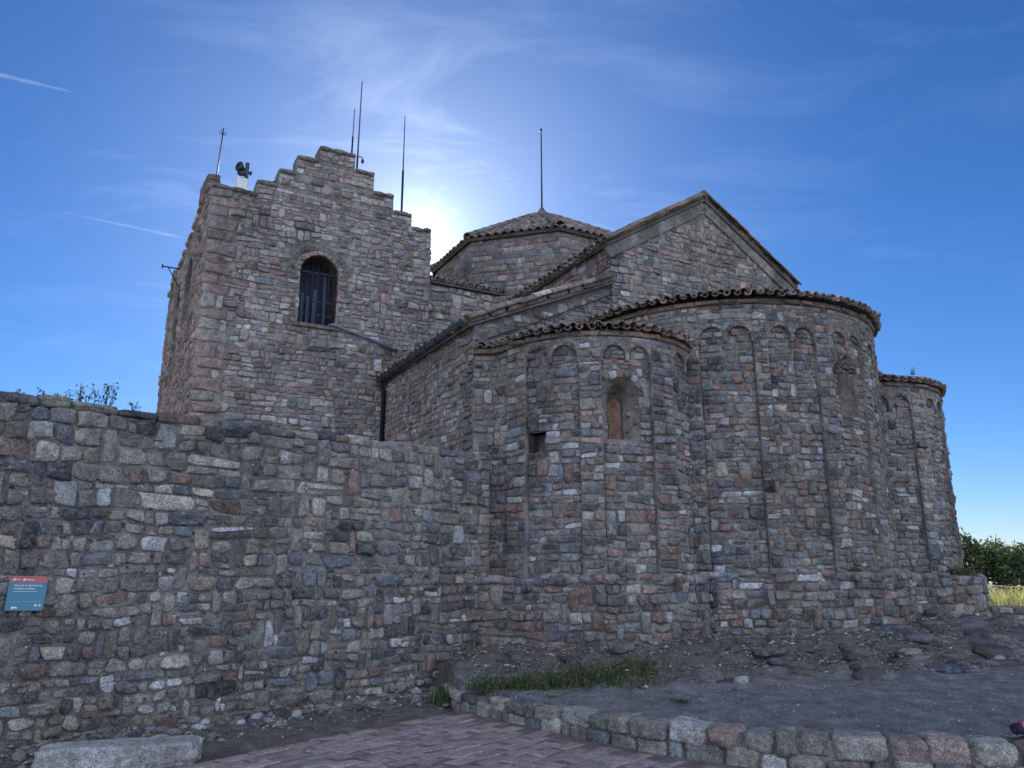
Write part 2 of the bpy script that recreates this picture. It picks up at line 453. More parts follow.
def cone_roof(name, uc, v0, re, ze, slope, parent, rng, t0=0, t1=180, pitch=.165, rows=6, tl=.38):
    acc = Acc()
    ctr = W(uc, v0, 0)
    def pt(t, r, z): return ctr-B*(r*cos(t))-A*(r*sin(t))+np.array([0, 0, z])
    # bedding under the tiles
    ts = np.linspace(radians(t0), radians(t1), 50)
    rr = [re-.05, re*.4, .02]
    V = np.array([pt(t, r, ze-.03+(re-r)*slope) for r in rr for t in ts]); n = len(ts)
    Q = [(k*n+i, k*n+i+1, (k+1)*n+i+1, (k+1)*n+i) for k in range(2) for i in range(n-1)]
    acc.add(V, Q, None, (.13, .10, .085), 0)
    V2 = V-np.array([0, 0, .03]); acc.add(V2, Q, None, (.13, .10, .085), 0)
    cl = sqrt(1+slope*slope)
    for j in range(rows):
        ro = re-j*(tl*.78)/cl; ri = ro-tl/cl
        if ri < .15: break
        m = max(4, int(round(radians(t1-t0)*ro/pitch)))
        for conv in (False, True):
            th = radians(t0)+(np.arange(m)+(0.5 if not conv else 0.0)+rng.normal(0, .05, m))*radians(t1-t0)/m
            rad = -(B[None]*np.cos(th)[:, None])-(A[None]*np.sin(th)[:, None])
            tang = B[None]*np.sin(th)[:, None]-A[None]*np.cos(th)[:, None]
            jr = rng.normal(0, .018, m)+(0.0 if conv else .0)
            lift = .044 if conv else .050
            lift = lift+.012*min(j, 1)+rng.normal(0, .006, m)
            o = ctr+rad*(ri+jr)[:, None]+np.array([0, 0, 1.0])*(ze-.03+(re-ri)*slope+lift)[:, None]
            down = rad-np.array([0, 0, slope+.03]); down /= np.linalg.norm(down, axis=1)[:, None]
            nr = np.cross(tang, down); nr *= np.sign(nr[:, 2])[:, None]
            w = radians(t1-t0)*ro/m
            tiles(acc, o, down, tang, nr, tl, w*.32 if conv else w*.40, w*.38 if conv else w*.31, rng, conv, th=.012)
    return acc.build(name, TILE, parent)

def plane_roof(acc, eave0, along, up, Llen, Wid, rng, pitch=.21, tl=.42, both=True, thick=.07, bed=(.13, .10, .085), trim=None):
    """pitched tiled plane: eave0 lower corner, along the eave (unit), up the slope (unit)"""
    along = np.asarray(along, float); up = np.asarray(up, float)
    nr = np.cross(along, up); nr *= np.sign(nr[2])
    c = eave0+along*Llen/2+up*Wid/2-nr*thick/2
    box(acc, c, (along, up, nr), (Llen/2, Wid/2, thick/2), bed)
    m = max(2, int(round(Llen/pitch))); w = Llen/m; ex = tl*.78
    rows = int(math.ceil((Wid-tl)/ex))+1
    for j in range(rows):
        top = min(tl+j*ex, Wid)
        for conv in ((False, True) if both else (True,)):
            k = np.arange(m)+(0.0 if not conv else 0.5) if both else np.arange(m)+.5
            s = k*w+(w*.5 if both and not conv else 0)+rng.normal(0, .006, len(k))
            s = (np.arange(m)+.5)*w+rng.normal(0, .006, m) if not conv or not both else np.arange(m+1)*w+rng.normal(0, .006, m+1)
            if trim is not None:
                s = s[[trim(x, top) for x in s]]
            if not len(s): continue
            N = len(s)
            lift = (.05 if conv and both else .075 if not conv else .0)
            o = eave0+along[None]*s[:, None]+up[None]*(top+rng.normal(0, .015, N))[:, None]+nr[None]*(lift+rng.normal(0, .005, N)+.012*min(1, j))[:, None]
            down = np.repeat((-up-nr*.03)[None], N, 0); down /= np.linalg.norm(down, axis=1)[:, None]
            tiles(acc, o, down, np.repeat(along[None], N, 0), np.repeat(nr[None], N, 0), tl+.03, w*.40 if conv else w*.44, w*.48 if conv else w*.38, rng, conv)

# niche lofted between an outer and an inner arch outline
def arch_loop(w, h, n=10):
    r = w/2; pts = [(-r, 0), (-r, h-r)]
    pts += [(-r*cos(t), h-r+r*sin(t)) for t in np.linspace(0, pi, n)[1:-1]]
    return np.array(pts+[(r, h-r), (r, 0)])
def niche(acc, surf, sc, tb, w, h, depth, w2=None, h2=None, tb2=None, front=.0, col=(.17, .14, .12), back=(.2, .1, .07), mat=0, bmat=0, steps=4, bumpy=.012):
    w2 = w2 or w; h2 = h2 or h; tb2 = tb if tb2 is None else tb2
    o, i = arch_loop(w, h), arch_loop(w2, h2)
    o = o+[sc, tb]; i = i+[sc, tb2]; n = len(o); V = []
    for k in range(steps+1):
        f = k/steps; P = o*(1-f)+i*f
        V.append(surf(P[:, 0], P[:, 1], front-depth*f))
    V = np.concatenate(V)
    if bumpy: V = V+RNG.normal(0, bumpy, V.shape)*(np.arange(len(V)) >= n)[:, None]
    a_ = np.arange(n); b_ = (a_+1) % n
    Q = np.concatenate([np.stack([k*n+a_, k*n+b_, (k+1)*n+b_, (k+1)*n+a_], -1) for k in range(steps)])
    acc.add(V, Q, None, col, mat)
    Vb = np.concatenate([V[-n:], V[-n:].mean(0)[None]]); T = np.stack([a_, b_, np.full(n, n)], -1)
    acc.add(Vb, None, T, back, bmat)

MAS = [STONE, MORTAR]

# ================================================================== CHURCH
church = thing('church', W(3.0, 2.0, 0), 'large Romanesque rubble stone church with stepped tower, octagonal dome and three round apses', 'church')

# ------------------------------------------------------------------ apses
def apse(name, path, ang_s, r, pils, zs, zc, zb, rng, hole=None, sz=(.102, .172), label=None, noarch=False):
    """path surface + pilaster list in s; hole=(bay, s0, s1, tb, tspring or None, ttop)"""
    acc = Acc(); surf = path; tops = zc
    d1 = .062
    s_end = surf.ss[-1]
    allp = sorted(pils)
    zones = []; prev = surf.ss[0]
    for (a_, b_) in allp:
        if a_ > prev+.02: zones.append((prev, a_))
        prev = b_
    if prev < s_end-.02: zones.append((prev, s_end))
    lin = lambda x, y: np.linspace(x, y, max(2, int((y-x)/.04)+2))
    def panel(sA, sB, lo, hi):
        slab(acc, surf, lin(sA, sB), lo, hi, 0, -.35)
    for bi, (sA, sB) in enumerate(zones):
        Wd = sB-sA; full = Wd > .35*r*.5 and not (bi == 0 and noarch)
        R = Wd*.25-.022; cc = [sA+Wd*.25, sB-Wd*.25]
        hs = [h for h in (hole or []) if sA-.01 <= (h[0]+h[1])/2 <= sB+.01]
        top_panel = zc
        cells = []
        if hs:
            h0, h1, tb, tsp, tt = hs[0]
            panel(sA, h0, zb, top_panel); panel(h1, sB, zb, top_panel); panel(h0, h1, zb, tb)
            if tsp is None: slab(acc, surf, lin(h0, h1), tt, top_panel, 0, -.35)
            else:
                rr = (h1-h0)/2; sm = (h0+h1)/2
                slab(acc, surf, sm-rr*np.cos(np.linspace(0, pi, 15)), lambda s: tsp+sqrt(max(0, rr*rr-(s-sm)**2)), top_panel, 0, -.35)
            pt = zs+R+.02
            cells += fill(sA, h0, tb, tt, sz[0], min(sz[1], max(.08, h0-sA)), rng)
            cells += fill(h1, sB, tb, tt, sz[0], min(sz[1], max(.08, sB-h1)), rng)
            cells += fill(sA, sB, zb, tb, sz[0], sz[1], rng)
            cells += fill(sA, sB, tt, pt, sz[0], sz[1], rng)
            if tsp is not None:
                cells = [c for c in cells if not any(hypot(x-sm, y-tsp) < rr+.07 and y > tsp-.02 for x, y in c)]
                stones(acc, surf, ring(sm, tsp, rr, rr+.10, 9), P_APSE, rng, relief=.02, gap=.008)
        else:
            panel(sA, sB, zb, top_panel)
            cells += fill(sA, sB, zb, (zs+max(R, 0)+.02) if full else zc, sz[0], sz[1], rng)
        stones(acc, surf, cells, P_APSE, rng, relief=.02, gap=.010)
        chips(acc, surf, int(Wd*60), (sA+.03, sB-.03, zb, zs), rng, size=.014, skip=(lambda q, hs=hs: any(h[0]-.05 < q[0][0] < h[1]+.05 and h[2]-.05 < q[0][1] < h[4]+.05 for h in hs)))
        # blind arch band
        if full:
            def lo(s, cc=cc, R=R):
                for c in cc:
                    if abs(s-c) < R-1e-6: return zs+sqrt(R*R-(s-c)**2)
                return zs-.07
            knots = [sA]
            for c in cc:
                knots += [c-R-.001]+list(c-R*np.cos(np.linspace(0, pi, 14)))+[c+R+.001]
            knots += [sB]
            slab(acc, surf, knots, lo, zc, d1, -.02)
            bc = fill(sA, sB, zs+R*.5, zc, .075, .14, rng)
            stones(acc, surf, bc, P_APSE, rng, d0=d1, relief=.012, gap=.008, skip=lambda q: any(hypot(x-c, y-zs) < R+.06 for c in cc for x, y in list(q)+[q.mean(0)]))
            for c in cc:
                stones(acc, surf, ring(c, zs, R+.004, R+.06, 8), P_APSE, rng, d0=d1, relief=.010, gap=.007, K=10)
            stones(acc, surf, [[(c_-.03, zs-.07), (c_+.03, zs-.07), (c_+.035, zs+.05), (c_-.035, zs+.05)] for c_ in (sA+Wd/2,)], P_RED, rng, d0=d1, relief=.01, gap=.004)
    for (a_, b_) in allp:
        slab(acc, surf, lin(a_, b_), zb, zc, d1, -.1)
        wp = b_-a_
        stones(acc, surf, fill(a_, b_, zb, zc, .105, wp*.62, rng, wv=.3, tall=0), P_APSE, rng, d0=d1, relief=.018, gap=.009)
    ob = acc.build(name, MAS, church)
    if label: ob['label'] = label
    return ob

def cornice(name, path, zc, parent, rng, d=.10, h=.085, cut=None):
    acc = Acc()
    s0, s1 = path.ss[0], path.ss[-1]
    ss = np.linspace(s0, s1, max(4, int((s1-s0)/.06)))
    slab(acc, path, ss, zc, zc+h, d-.02, -.2, 0, (.20, .125, .095))
    q = []; s = s0
    while s < s1-.02:
        w = min(rng.uniform(.2, .4), s1-s); q.append([(s, zc), (s+w, zc), (s+w, zc+h), (s, zc+h)]); s += w
    stones(acc, path, q, pal([((.22, .13, .095), 3), ((.19, .135, .11), 2), ((.16, .13, .11), 1)]), rng, d0=d-.02, relief=.022, gap=.006, squarish=(6, 12), sink=.02)
    return acc.build(name, [STONE], parent)

rng = np.random.default_rng(101)
# first apse (nearest): short straight flank then the half round
R1 = 1.50; A1C = (2.0, -.43)
p1 = [W2(.10, -.05), W2(.40, -.22)]+arc_pts(*A1C, R1, 9, 185, 90)
S1 = Surf(p1, step=.03, smooth=2)
def s_of(S, c, r, deg):
    p = W2(c[0]-r*cos(radians(deg)), c[1]-r*sin(radians(deg)))
    return S.ss[np.argmin(((S.P-p)**2).sum(1))]
f1 = lambda d: s_of(S1, A1C, R1, d)
pil1 = [(f1(a_), f1(b_)) for a_, b_ in ((4, 18), (49, 60.5), (89, 103.5), (134, 147), (170, 182))]
hole1 = [(f1(19), f1(30.5), 3.15, None, 3.43), (f1(61.2), f1(82), 3.25, 3.90, 3.90+(f1(82)-f1(61.2))/2)]
apse1 = apse('side_apse', S1, None, R1, pil1, 4.46, 4.74, 1.2, rng, hole1, noarch=True, label='nearest small round apse with a bricked up arched window')
cornice('cornice', S1, 4.745, apse1, rng)
cone_roof('tiled_roof', A1C[0], A1C[1], R1+.17, 4.86, .25, apse1, rng, 2, 180)
acc = Acc(); ns = 6
sv = np.linspace(.04, .72, ns)
for conv in (False, True):
    sv2 = sv+(0 if not conv else .085)
    o = S1(sv2, 4.93, -.22); i_ = [np.argmin(np.abs(S1.ss-x)) for x in sv2]; N3 = np.concatenate([S1.N[i_], np.zeros((ns, 1))], 1)
    down = N3-np.array([0, 0, .22]); down /= np.linalg.norm(down, axis=1)[:, None]; sd_ = np.cross(down, [0, 0, 1.0]); sd_ /= np.linalg.norm(sd_, axis=1)[:, None]; nn_ = np.cross(sd_, down); nn_ *= np.sign(nn_[:, 2])[:, None]
    tiles(acc, o+nn_*(.0 if conv else .03), down, sd_, nn_, .40, .07, .075 if conv else .06, rng, conv, th=.013)
acc.build('flank_tiles', [TILE], apse1)
na = Acc(); h = hole1[1]
hc = (h[0]+h[1])/2
niche(na, S1, hc, h[2], h[1]-h[0], h[4]-h[2], .33, .22, .66, h[2]+.10, front=.004, col=(.25, .21, .18), back=(.10, .085, .075), mat=0, bmat=0, steps=6, bumpy=.012)
for _ in range(46):                    # rough stones of the splay
    f = rng.uniform(.12, .85); a_ = rng.uniform(-.35, pi+.35); rr_ = ((h[1]-h[0])/2*(1-f)+.11*f)+.015
    t_ = h[3]+rr_*sin(a_)-.10*f if a_ > 0 and a_ < pi else rng.uniform(h[2]+.06, h[3])
    s_ = hc+rr_*(cos(a_) if 0 < a_ < pi else (1 if a_ <= 0 else -1))
    if a_ < 0 or a_ > pi:
        block(na, S1(np.array([s_]), t_, -.33*f)[0], (B, A, (0, 0, 1)), (rng.uniform(.03, .06), rng.uniform(.03, .05), rng.uniform(.018, .035)), rng, ex=4, amp=.12, nu=12, nv=7, col=pick(P_APSE, 1, rng)[0])
win1 = na.build('window_niche', [STONE, INFILL], apse1); win1['label'] = 'splayed arched window filled with orange brick'
na = Acc()
lp = arch_loop(.22, .60, 10)+[hc-.03, h[2]+.06]
Vf = S1(lp[:, 0], lp[:, 1], -.24); Vb = S1(lp[:, 0], lp[:, 1], -.34); m_ = len(lp); i = np.arange(m_); j = (i+1) % m_
na.add(np.concatenate([Vf, Vb]), np.stack([i, j, m_+j, m_+i], -1), None, (.215, .12, .09))
na.add(np.concatenate([Vf, Vf.mean(0)[None]]), None, np.stack([i, j, np.full(m_, m_)], -1), (.215, .12, .09))
na.build('brick_infill', [INFILL], win1, smooth=False)
na = Acc(); h = hole1[0]
sl, sr, tb, tt = h[0], h[1], h[2], h[4]
V = np.concatenate([S1(np.array([sl, sr, sr, sl]), np.array([tb, tb, tt, tt]), .003), S1(np.array([sl, sr, sr, sl]), np.array([tb, tb, tt, tt]), -.22)])
na.add(V[[0, 1, 5, 4, 1, 2, 6, 5, 2, 3, 7, 6, 3, 0, 4, 7, 4, 5, 6, 7]], np.arange(20).reshape(-1, 4), None, (.27, .165, .14), 0)
na.build('square_recess', [STONE], apse1, smooth=False)

# main apse
rng = np.random.default_rng(202)
RM = 2.62; AMC = (5.03, 0.0)
SM = Surf(arc_pts(*AMC, RM, 0, 180, 120), step=.03)
fm = lambda d: radians(d)*RM
pilm = [(fm(a_), fm(b_)) for a_, b_ in ((14.5, 19.5), (37, 42), (59.2, 63.8), (80.6, 86.4), (104, 109.5), (127, 132), (149, 154), (171, 176))]
holem = [(fm(88.3), fm(101.5), 3.83, 4.52, 4.52+(fm(101.5)-fm(88.3))/2)]
apsem = apse('main_apse', SM, None, RM, pilm, 4.95, 5.46, 1.2, rng, holem, label='largest apse in the middle with a splayed arched window')
cornice('cornice', SM, 5.465, apsem, rng)
cone_roof('tiled_roof', *AMC, 2.83, 5.60, .24, apsem, rng, 0, 180, rows=7)
na = Acc(); h = holem[0]
niche(na, SM, (h[0]+h[1])/2, h[2], h[1]-h[0], h[4]-h[2], .33, .2, .72, h[2]+.05, front=.004, back=(.13, .10, .085), mat=0, bmat=0, steps=6, bumpy=.018)
hc = (h[0]+h[1])/2
slab(na, SM, [hc-.16, hc+.16], h[2]+.02, h[3]+.12, -.25, -.33, 0, (.2, .18, .16))
stones(na, SM, fill(hc-.16, hc+.16, h[2]+.02, h[3]+.14, .085, .2, rng, tall=0), P_RED, rng, d0=-.25, relief=.02, gap=.012)
for _ in range(30):
    a_ = rng.uniform(.1, pi-.1); f = rng.uniform(.1, .8); rr_ = (h[1]-h[0])/2*(1-f)+.11*f+.015
    block(na, SM(np.array([hc+rr_*cos(a_)]), h[3]+rr_*sin(a_)-.08*f, -.33*f)[0], (B*sin(a_)+np.array([0, 0, cos(a_)]), A, np.array([0, 0, sin(a_)])-B*cos(a_)), (.022, .06, .05), rng, ex=4, amp=.1, nu=12, nv=7, col=pick(P_APSE, 1, rng)[0])
na.build('window_niche', [STONE], apsem)

# far apse
rng = np.random.default_rng(303)
R3 = 1.68; A3C = (8.35, -.06)
S3 = Surf(arc_pts(*A3C, R3, 0, 180, 90), step=.03)
f3 = lambda d: radians(d)*R3
pil3 = [(f3(a_), f3(b_)) for a_, b_ in ((3, 13), (40, 51), (79, 90), (118, 129), (157, 167))]
apse3 = apse('side_apse', S3, None, R3, pil3, 4.42, 4.76, 1.2, rng, None, label='farthest small round apse at the right end of the church')
cornice('cornice', S3, 4.765, apse3, rng)
cone_roof('tiled_roof', *A3C, 1.86, 4.88, .25, apse3, rng, 0, 180)

# plinths (battered rubble footing under each apse)
def plinth(center, r, t0, t1, top, rng, parent, sz=(.115, .185), lead=()):
    acc = Acc()
    S = Surf(list(lead)+arc_pts(*center, r, t0, t1, 80), step=.03)
    n = int((S.ss[-1])/.05)
    ss = np.linspace(0, S.ss[-1], n)
    prof = lambda s: top+.06*float(fbm(np.array([s*1.7, center[0], 3.0]), 3))
    slab(acc, S, ss, 0.0, prof, 0, -.6)
    stones(acc, S, fill(0, S.ss[-1], .1, top, sz[0], sz[1], rng), P_APSE, rng, relief=.026, gap=.009, skip=lambda q: q[:, 1].mean() > prof(q[:, 0].mean())-.02)
    chips(acc, S, int(S.ss[-1]*40), (0, S.ss[-1], .5, top-.1), rng, size=.014)
    s = 0.0                                        # rough top course laid across the ledge
    while s < S.ss[-1]:
        w = rng.uniform(.14, .34); c = S(np.array([s+w/2]), prof(s)-.02, -.06)[0]
        i = np.argmin(np.abs(S.ss-(s+w/2))); nx = np.array([*S.N[i], 0]); tx = np.array([-nx[1], nx[0], 0])
        block(acc, c, (tx, nx, (0, 0, 1)), (w/2, .10, rng.uniform(.035, .06)), rng, col=pick(P_APSE, 1, rng)[0], nu=14, nv=8)
        s += w
    return acc.build('plinth', MAS, parent)
rng = np.random.default_rng(404)
plinth(A1C, R1+.20, 20, 175, 1.46, rng, apse1, lead=[W2(.02, -.30)])
plinth(AMC, RM+.21, 20, 175, 1.52, rng, apsem)
plinth(A3C, R3+.36, 10, 180, 1.42, rng, apse3, sz=(.13, .22))

# ------------------------------------------------------------------ nave with its gable
rng = np.random.default_rng(505)
UL, UR, UP = 2.75, 7.27, 5.0; ZP = 8.53; ZE = 7.16
rake = lambda u: ZP-(ZP-ZE)*abs(u-UP)/(UR-UP)
acc = Acc()
SG = line(W2(UL, 0), W2(UR, 0))
us = np.array([0, UP-UL, UR-UL])
slab(acc, SG, us, 0.0, lambda s: rake(UL+s), 0, -.4)
stones(acc, SG, fill(0, UR-UL, 4.6, ZP, .10, .18, rng), P_NAVE, rng, relief=.016, gap=.008, skip=lambda q: any(y > rake(UL+x)-.20 for x, y in q))
SL = line(W2(UL, 4.4), W2(UL, 0))
slab(acc, SL, [0, 4.4], 0.0, ZE, 0, -.4)
stones(acc, SL, fill(0, 4.4, 5.2, ZE-.02, .115, .2, rng), P_RED, rng, relief=.016, gap=.008)
SR = line(W2(UR, 0), W2(UR, 4.4)); slab(acc, SR, [0, 4.4], 0.0, ZE, 0, -.4)
stones(acc, SR, fill(0, 4.4, 5.2, ZE-.02, .12, .22, rng), P_NAVE, rng, relief=.016, gap=.008)
nave = acc.build('nave', MAS, church)
acc = Acc()
for sg in (-1, 1):
    ur = UL if sg < 0 else UR
    L_ = hypot(UR-UP, ZP-ZE); dn = B*sg*(UR-UP)/L_-np.array([0, 0, (ZP-ZE)/L_]); nr = np.cross(dn, A); nr *= np.sign(nr[2])
    c = W(UP, -.012, ZP)+dn*(L_*.5+.1)-nr*.14
    box(acc, c, (dn, A, nr), (L_*.5+.04, .028, .10), (.24, .225, .205))
acc.build('gable_band', [MORTAR], nave)['label'] = 'smooth mortared band under the gable verge'
acc = Acc()
for sg in (-1, 1):
    L_ = hypot(UR-UP, ZP-ZE); dn = B*sg*(UR-UP)/L_-np.array([0, 0, (ZP-ZE)/L_])
    ext = .10; e0 = W(UP, -.07, ZP+.02)+dn*(L_+ext)
    plane_roof(acc, e0, A, -dn, 4.5, L_+ext-.02, rng, pitch=.19, thick=.045)
m = 11
o = np.array([W(UP, -.09+k*.42, ZP+.07) for k in range(m)])
tiles(acc, o, np.repeat(A[None], m, 0), np.repeat(B[None], m, 0), np.repeat(np.array([[0, 0, 1.0]]), m, 0), .46, .12, .10, rng, True, n=9)
acc.build('tiled_roof', [TILE], nave)

# ------------------------------------------------------------------ aisles
rng = np.random.default_rng(606)
def aisle_top(u): return 5.30+(6.44-5.30)*(u-.12)/(UL-.12)
acc = Acc()
SA = line(W2(.12, 0), W2(UL-.003, 0))
slab(acc, SA, [0, UL-.123], 0.0, lambda s: aisle_top(.12+s), -.02, -.4)
stones(acc, SA, fill(0, UL-.12, 3.6, 6.44, .115, .2, rng), P_APSE, rng, d0=-.02, relief=.018, gap=.01, skip=lambda q: any(y > aisle_top(.12+x)-.06 for x, y in q))
SS = line(W2(.12, 4.185), W2(.12, 0))
def slit(q): return q[:, 0].max() > 1.31 and q[:, 0].min() < 1.47 and q[:, 1].max() > 4.12 and q[:, 1].min() < 4.88
slab(acc, SS, [0, 1.36], 0.0, 5.28, 0, -.4); slab(acc, SS, [1.42, 4.185], 0.0, 5.28, 0, -.4)
slab(acc, SS, [1.36, 1.42], 0.0, 4.15, 0, -.4); slab(acc, SS, [1.36, 1.42], 4.85, 5.28, 0, -.4)
stones(acc, SS, fill(0, 1.34, 1.4, 5.28, .105, .17, rng)+fill(1.44, 4.185, 1.4, 5.28, .105, .17, rng)+fill(1.34, 1.44, 2.8, 4.13, .12, .1, rng)+fill(1.34, 1.44, 4.87, 5.28, .12, .1, rng), P_NAVE, rng, relief=.018, gap=.009)
aisle = acc.build('aisle', MAS, church)
acc = Acc()
box(acc, SS(np.array([1.39]), 4.5, -.30)[0], (B, A, (0, 0, 1)), (.01, .06, .4), (.03, .03, .035))
acc.build('slit_window', [DARKIN], aisle)
acc = Acc()
dn = -(B*(UL-.12)+np.array([0, 0, 1.14])); Lr = np.linalg.norm(dn); dn = dn/Lr
e0 = W(.12, -.10, 5.30)+dn*.14
plane_roof(acc, e0, A, -dn, 4.2, Lr+.14, rng, pitch=.21, thick=.06)
q = []; s = 0.0                                   # flat verge stones along the raking edge
vs = FlatSurf(W(.12, -.11, 5.30)+dn*.12, -dn, np.cross(A, -dn)*np.sign(np.cross(A, -dn)[2]), -A)
while s < Lr+.1:
    w = rng.uniform(.28, .5); q.append([(s, -.02), (min(s+w, Lr+.12), -.02), (min(s+w, Lr+.12), .075), (s, .075)]); s += w
stones(acc, vs, q, pal([((.22, .14, .11), 2), ((.21, .17, .14), 2)]), rng, relief=.03, gap=.006, squarish=(6, 12), mat=1)
acc.build('tiled_roof', [TILE, STONE], aisle)
# cable sagging across the east wall
acc = Acc()
tube(acc, [W(x, -.035, 5.05+(6.2-5.05)*(x-.35)/(2.74-.35)-.02*sin((x-.35)/2.39*pi)) for x in np.linspace(.35, 2.74, 9)], .011, 6)
acc.build('cable', [BLACK], aisle)
# gutter with straps and the downpipe
acc = Acc()
g0, g1 = W(-.02, 0.02, 5.30), W(-.02, 4.10, 5.26)
n = 9; a_ = np.linspace(pi, 2*pi, n); dr = (g1-g0)/np.linalg.norm(g1-g0); outb = -B
V = []
for e in (g0, g1):
    for rr in (.072, .066):
        for t in a_: V.append(e+B*(rr*cos(t))+np.array([0, 0, rr*sin(t)]))
V = np.array(V); i = np.arange(n-1)
Q = np.concatenate([np.stack([i, i+1, 2*n+i+1, 2*n+i], -1), np.stack([n+i+1, n+i, 3*n+i, 3*n+i+1], -1)])
acc.add(V, Q)
for e in (g0, g1):
    Vc = [e+B*(.072*cos(t))+np.array([0, 0, .072*sin(t)]) for t in a_]+[e]
    acc.add(Vc, None, [(k, k+1, n) for k in range(n-1)])
tube(acc, [g0+B*.073+np.array([0, 0, .004]), g1+B*.073+np.array([0, 0, .004])], .009, 6)
tube(acc, [g0-B*.073+np.array([0, 0, .004]), g1-B*.073+np.array([0, 0, .004])], .011, 6)
gutter = acc.build('gutter', [METAL_GREY], aisle)
for k in range(9):
    acc = Acc(); c = g0+(g1-g0)*(k+.35)/9.0
    tube(acc, [c+B*(.079*cos(t))+np.array([0, 0, .079*sin(t)]) for t in np.linspace(pi*.98, 2.02*pi, 9)]+[c+B*.12+np.array([0, 0, .02])], .008, 5)
    acc.build('gutter_strap', [METAL_DARK], gutter)
acc = Acc()
tube(acc, [g1-dr*.06+np.array([0, 0, -.06]), g1-dr*.06+np.array([0, 0, -.16]), W(.05, 4.06, 5.0), W(.05, 4.06, 2.5)], .045, 10)
acc.build('downpipe', [METAL_DARK], aisle)
# right aisle (mostly hidden behind the apses)
acc = Acc()
SB = line(W2(UR, .0), W2(9.95, .0)); slab(acc, SB, [.003, 2.64], 0.0, lambda s: 6.44-1.14*s/2.64, -.02, -.4)
stones(acc, SB, fill(0, 2.64, 3.5, 6.44, .12, .2, rng), P_APSE, rng, d0=-.02, relief=.018, skip=lambda q: any(y > 6.44-1.14*x/2.64-.06 for x, y in q))
SB2 = line(W2(9.95, .0), W2(9.95, 4.2)); slab(acc, SB2, [0, 4.2], 0.0, 5.28, 0, -.4)
stones(acc, SB2, fill(0, 4.2, .2, 5.28, .12, .2, rng), P_APSE, rng, relief=.018)
aisle2 = acc.build('aisle', MAS, church)
acc = Acc()
dn2 = (B*(2.64)-np.array([0, 0, 1.14])); L2 = np.linalg.norm(dn2); dn2 /= L2
plane_roof(acc, W(9.95, -.10, 5.30)+dn2*.14, A, -dn2, 4.2, L2+.14, rng, pitch=.21, thick=.06)
acc.build('tiled_roof', [TILE], aisle2)

# ------------------------------------------------------------------ transept and dome
rng = np.random.default_rng(707)
acc = Acc()
ST_ = line(W2(.6, 4.30), W2(UL+.1, 4.30))
slab(acc, ST_, [0, 2.25], 0.0, 7.56, 0, -4.2)
stones(acc, ST_, fill(.3, 2.15, 5.6, 7.54, .14, .24, rng), P_TOWER, rng, relief=.018, gap=.009)
transept = acc.build('transept', MAS, church); acc = Acc()
SX = line(W2(UR-.1, 4.30), W2(9.9, 4.30)); slab(acc, SX, [0, 2.6], 0.0, 7.4, 0, -4.2)
stones(acc, SX, fill(0, 2.6, 5.2, 7.38, .14, .24, rng), P_TOWER, rng, relief=.018, gap=.009)
up = (A+np.array([0, 0, .12])); up /= np.linalg.norm(up)
transept2 = acc.build('transept', MAS, church); acc = Acc()
plane_roof(acc, W(1.03, 4.20, 7.60), B, up, 1.75, 2.2, rng, pitch=.16, thick=.04)
acc.build('tiled_roof', [TILE], transept); acc = Acc()
plane_roof(acc, W(UR, 4.20, 7.46), B, up, 2.6, 2.2, rng, pitch=.22)
acc.build('tiled_roof', [TILE], transept2)
